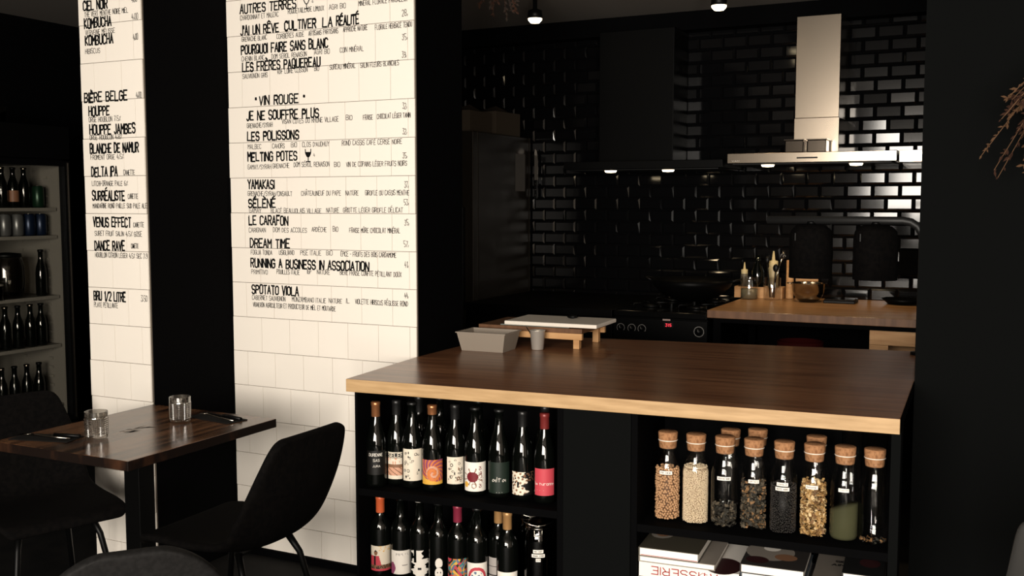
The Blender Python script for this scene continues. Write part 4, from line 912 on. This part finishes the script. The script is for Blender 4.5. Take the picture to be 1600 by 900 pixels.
tag(MB().box((-.05, 0, -.07), (.05, .04, .07)).build('socket_box', M_black, None, .004), 'black wall socket box right of the heat lamps', 'socket', None, None, (-.55, 6.155, 1.185))
# knife hanging beside the fridge
t = thing('kitchen_knife', 'steel kitchen knife hanging blade up on the tiled wall beside the fridge', 'knife', (-2.868, 6.168, 1.55))
m = MB(); m.prism([(-.013, .125), (.013, .125), (.013, .25), (.004, .315), (-.008, .33), (-.013, .30)], 0, .002, 0, None, Matrix.Rotation(math.pi/2, 4, 'X')); m.build('blade', M_steel2, t)
MB().box((-.012, -.010, 0), (.012, .008, .124)).build('handle', M_leg, t, .003)
m = MB()
for z in (.025, .062, .10): m.lathe([(0, .0125), (.0035, .0125), (.0035, .009)], 10, (0, 0, 0), 0, Matrix.Translation((0, 0, z)) @ Ry)
m.build('rivets', M_steel2, t); MB().box((-.014, .008, .10), (.014, .028, .16)).build('magnet_mount', M_leg, t)

# ---------------------------------------------------------------- extractor hoods
def spot(name, loc, power, size, col, rot=(0, 0, 0), blend=.6, rad=.02):
    l = bpy.data.lights.new(name, 'SPOT'); l.energy = power; l.spot_size = R(size); l.spot_blend = blend; l.color = col; l.shadow_soft_size = rad
    o = bpy.data.objects.new(name, l); C.objects.link(o); o.location = loc; o.rotation_euler = rot
WARM = (1, .72, .42); M_bulb = mat('warm_bulb', (1, .9, .7), .4, emit=(1, .80, .50), estr=9)
t = thing('steel_extractor_hood', 'brushed steel extractor hood with tall chimney over the beech worktop', 'hood', (-1.028, 5.94, 0))
m = MB(); m.box((-.447, -.24, 1.742), (.447, .26, 1.798)); m.build('canopy', M_steel, t, .003)
MB().box((-.42, -.22, 1.735), (.42, .24, 1.741)).build('filter_plate', M_leg, t)
MB().box((-.122, -.04, 1.7985), (.122, .26, 1.995)).build('lower_chimney', M_steel, t, .002); MB().box((-.119, -.037, 1.9955), (.119, .26, 2.555)).build('upper_chimney', M_steel, t, .002)
m = MB(); m.box((-.065, -.2415, 1.763), (.045, -.2402, 1.771)); p_ = m.build('control_strip', M_leg, t)
m = MB(); write(m, 'ALUX'[:0] + 'AEG'[:0] + 'VAN', -.42, -.378, 1.752, .007, .0012, lambda a, b: (a, -.2406, b), 0, .05); m.build('lettering', M_paper, t, recalc=False)
for x in (-.235, .235):
    l = MB().lathe([(0, 1.722), (.030, 1.724), (.036, 1.7345), (0, 1.7346)], 24, (x, -.17, 0)).build('hood_lamp', M_bulb, t); spot('hood_light', (-1.028+x, 5.77, 1.71), 7.5, 130, WARM)
M_tin = mat('dark_tin', (.12, .10, .08), .16, 1.0)
for k, (x, wd) in enumerate(((-1.118, .062), (-.998, .062))):
    t = thing('steel_container', ('steel container on the hood before the chimney, left of two', 'steel container on the hood before the chimney, right of two')[k], 'container', (x, 5.80, 1.7985), 0, 'steel containers on the hood'); m = MB(); m.box((-wd*.8, -.05, 0), (wd*.8, .05, .066)); m.build('container_body', M_tin, t, .004); MB().box((-wd*.88, -.055, .0665), (wd*.88, .055, .071)).build('rim', M_tin, t)
t = thing('steel_wall_box', 'small brushed steel unit with lit buttons right of the hood', 'appliance', (-.42, 5.82, 1.735))
MB().box((-.15, -.12, 0), (.15, .38, .062)).build('housing', M_steel, t, .002); m = MB()
for k in range(4): m.box((-.052+k*.012, -.1215, .018), (-.045+k*.012, -.1203, .026))
m.build('buttons', mat('lit_buttons', (.8, .7, .5), .5, emit=(1, .85, .6), estr=1.0), t)
t = thing('black_extractor_hood', 'black extractor hood with two lit lamps over the range cooker', 'hood', (-1.99, 5.93, 0))
MB().box((-.48, -.23, 1.722), (.49, .27, 1.768)).build('canopy', M_blacksteel, t, .003); MB().box((-.335, -.02, 1.7685), (.135, .27, 2.555)).build('chimney', M_blacksteel, t, .003)
m = MB(); m.box((-.45, -.21, 1.715), (.46, .25, 1.7215)); m.build('filter_plate', M_leg, t)
for x in (-.20, .155):
    l = MB().lathe([(0, 1.702), (.030, 1.704), (.036, 1.7145), (0, 1.7146)], 24, (x, -.17, 0)).build('hood_lamp', M_bulb, t); spot('hood_light', (-1.99+x, 5.76, 1.69), .8, 120, WARM)

# ---------------------------------------------------------------- heat lamps over the pass
t = thing('heat_lamp_stand', 'black heat lamp stand with two drum shades at the counter\'s far end', 'lamp', (0, 0, 0))
pts = [(-.945, 4.33, 1.452), (-.41, 4.33, 1.452)] + [(-.41+.075*math.sin(a), 4.33, 1.377+.075*math.cos(a)) for a in (math.pi/8, math.pi/4, math.pi*3/8, math.pi/2)] + [(-.335, 4.33, HC+.012)]
MB().tube(pts, .0165, 12).build('tube_arm', mat('dark_grey_tube', (.010, .010, .010), .5), t); MB().lathe([(0, HC+.0005), (.034, HC+.0005), (.034, HC+.011), (0, HC+.012)], 24, (-.335, 4.33, 0)).build('base_plate', M_leg, t)
for x in (-.765, -.512):
    s = MB().lathe([(.018, 1.4355), (.060, 1.430), (.080, 1.410), (.086, 1.375), (.086, 1.215), (.083, 1.215), (.082, 1.37), (.06, 1.42), (.018, 1.43)], 36, (x, 4.33, 0)).build('drum_shade', M_fabric, t)
    MB().lathe([(0, 1.4352), (.02, 1.4354), (.02, 1.447), (0, 1.447)], 16, (x, 4.33, 0)).build('shade_mount', M_leg, t); MB().box((x-.05, 4.2465, 1.37), (x-.046, 4.2485, 1.40)).build('vent_slot', M_leg, s)

# ---------------------------------------------------------------- ceiling spotlights
def ceil_spot(x, y, label, power, group):
    t = thing('ceiling_spotlight', label, 'spotlight', (x, y, CE), 0, group)
    MB().lathe([(0, -.001), (.045, -.001), (.045, -.018), (.012, -.02), (.012, -.105), (0, -.105)], 24).build('ceiling_rose', M_leg, t); MB().lathe([(.012, -.10), (.038, -.11), (.042, -.152), (.040, -.1525), (.035, -.115), (0, -.112)], 24).build('lamp_housing', M_leg, t)
    MB().lathe([(0, -.178), (.025, -.174), (.037, -.160), (.038, -.152), (0, -.145)], 24).build('bulb', M_bulb, t); spot('ceiling_spot_light', (x, y, CE-.195), power, 110, WARM, (0, 0, 0), .8, .03)
ceil_spot(-2.39, 5.12, 'glowing round ceiling spotlight over the kitchen, left of the black hood', 4, 'ceiling spotlights'); ceil_spot(-1.40, 5.20, 'glowing round ceiling spotlight over the kitchen, left of the steel chimney', 2.2, 'ceiling spotlights')
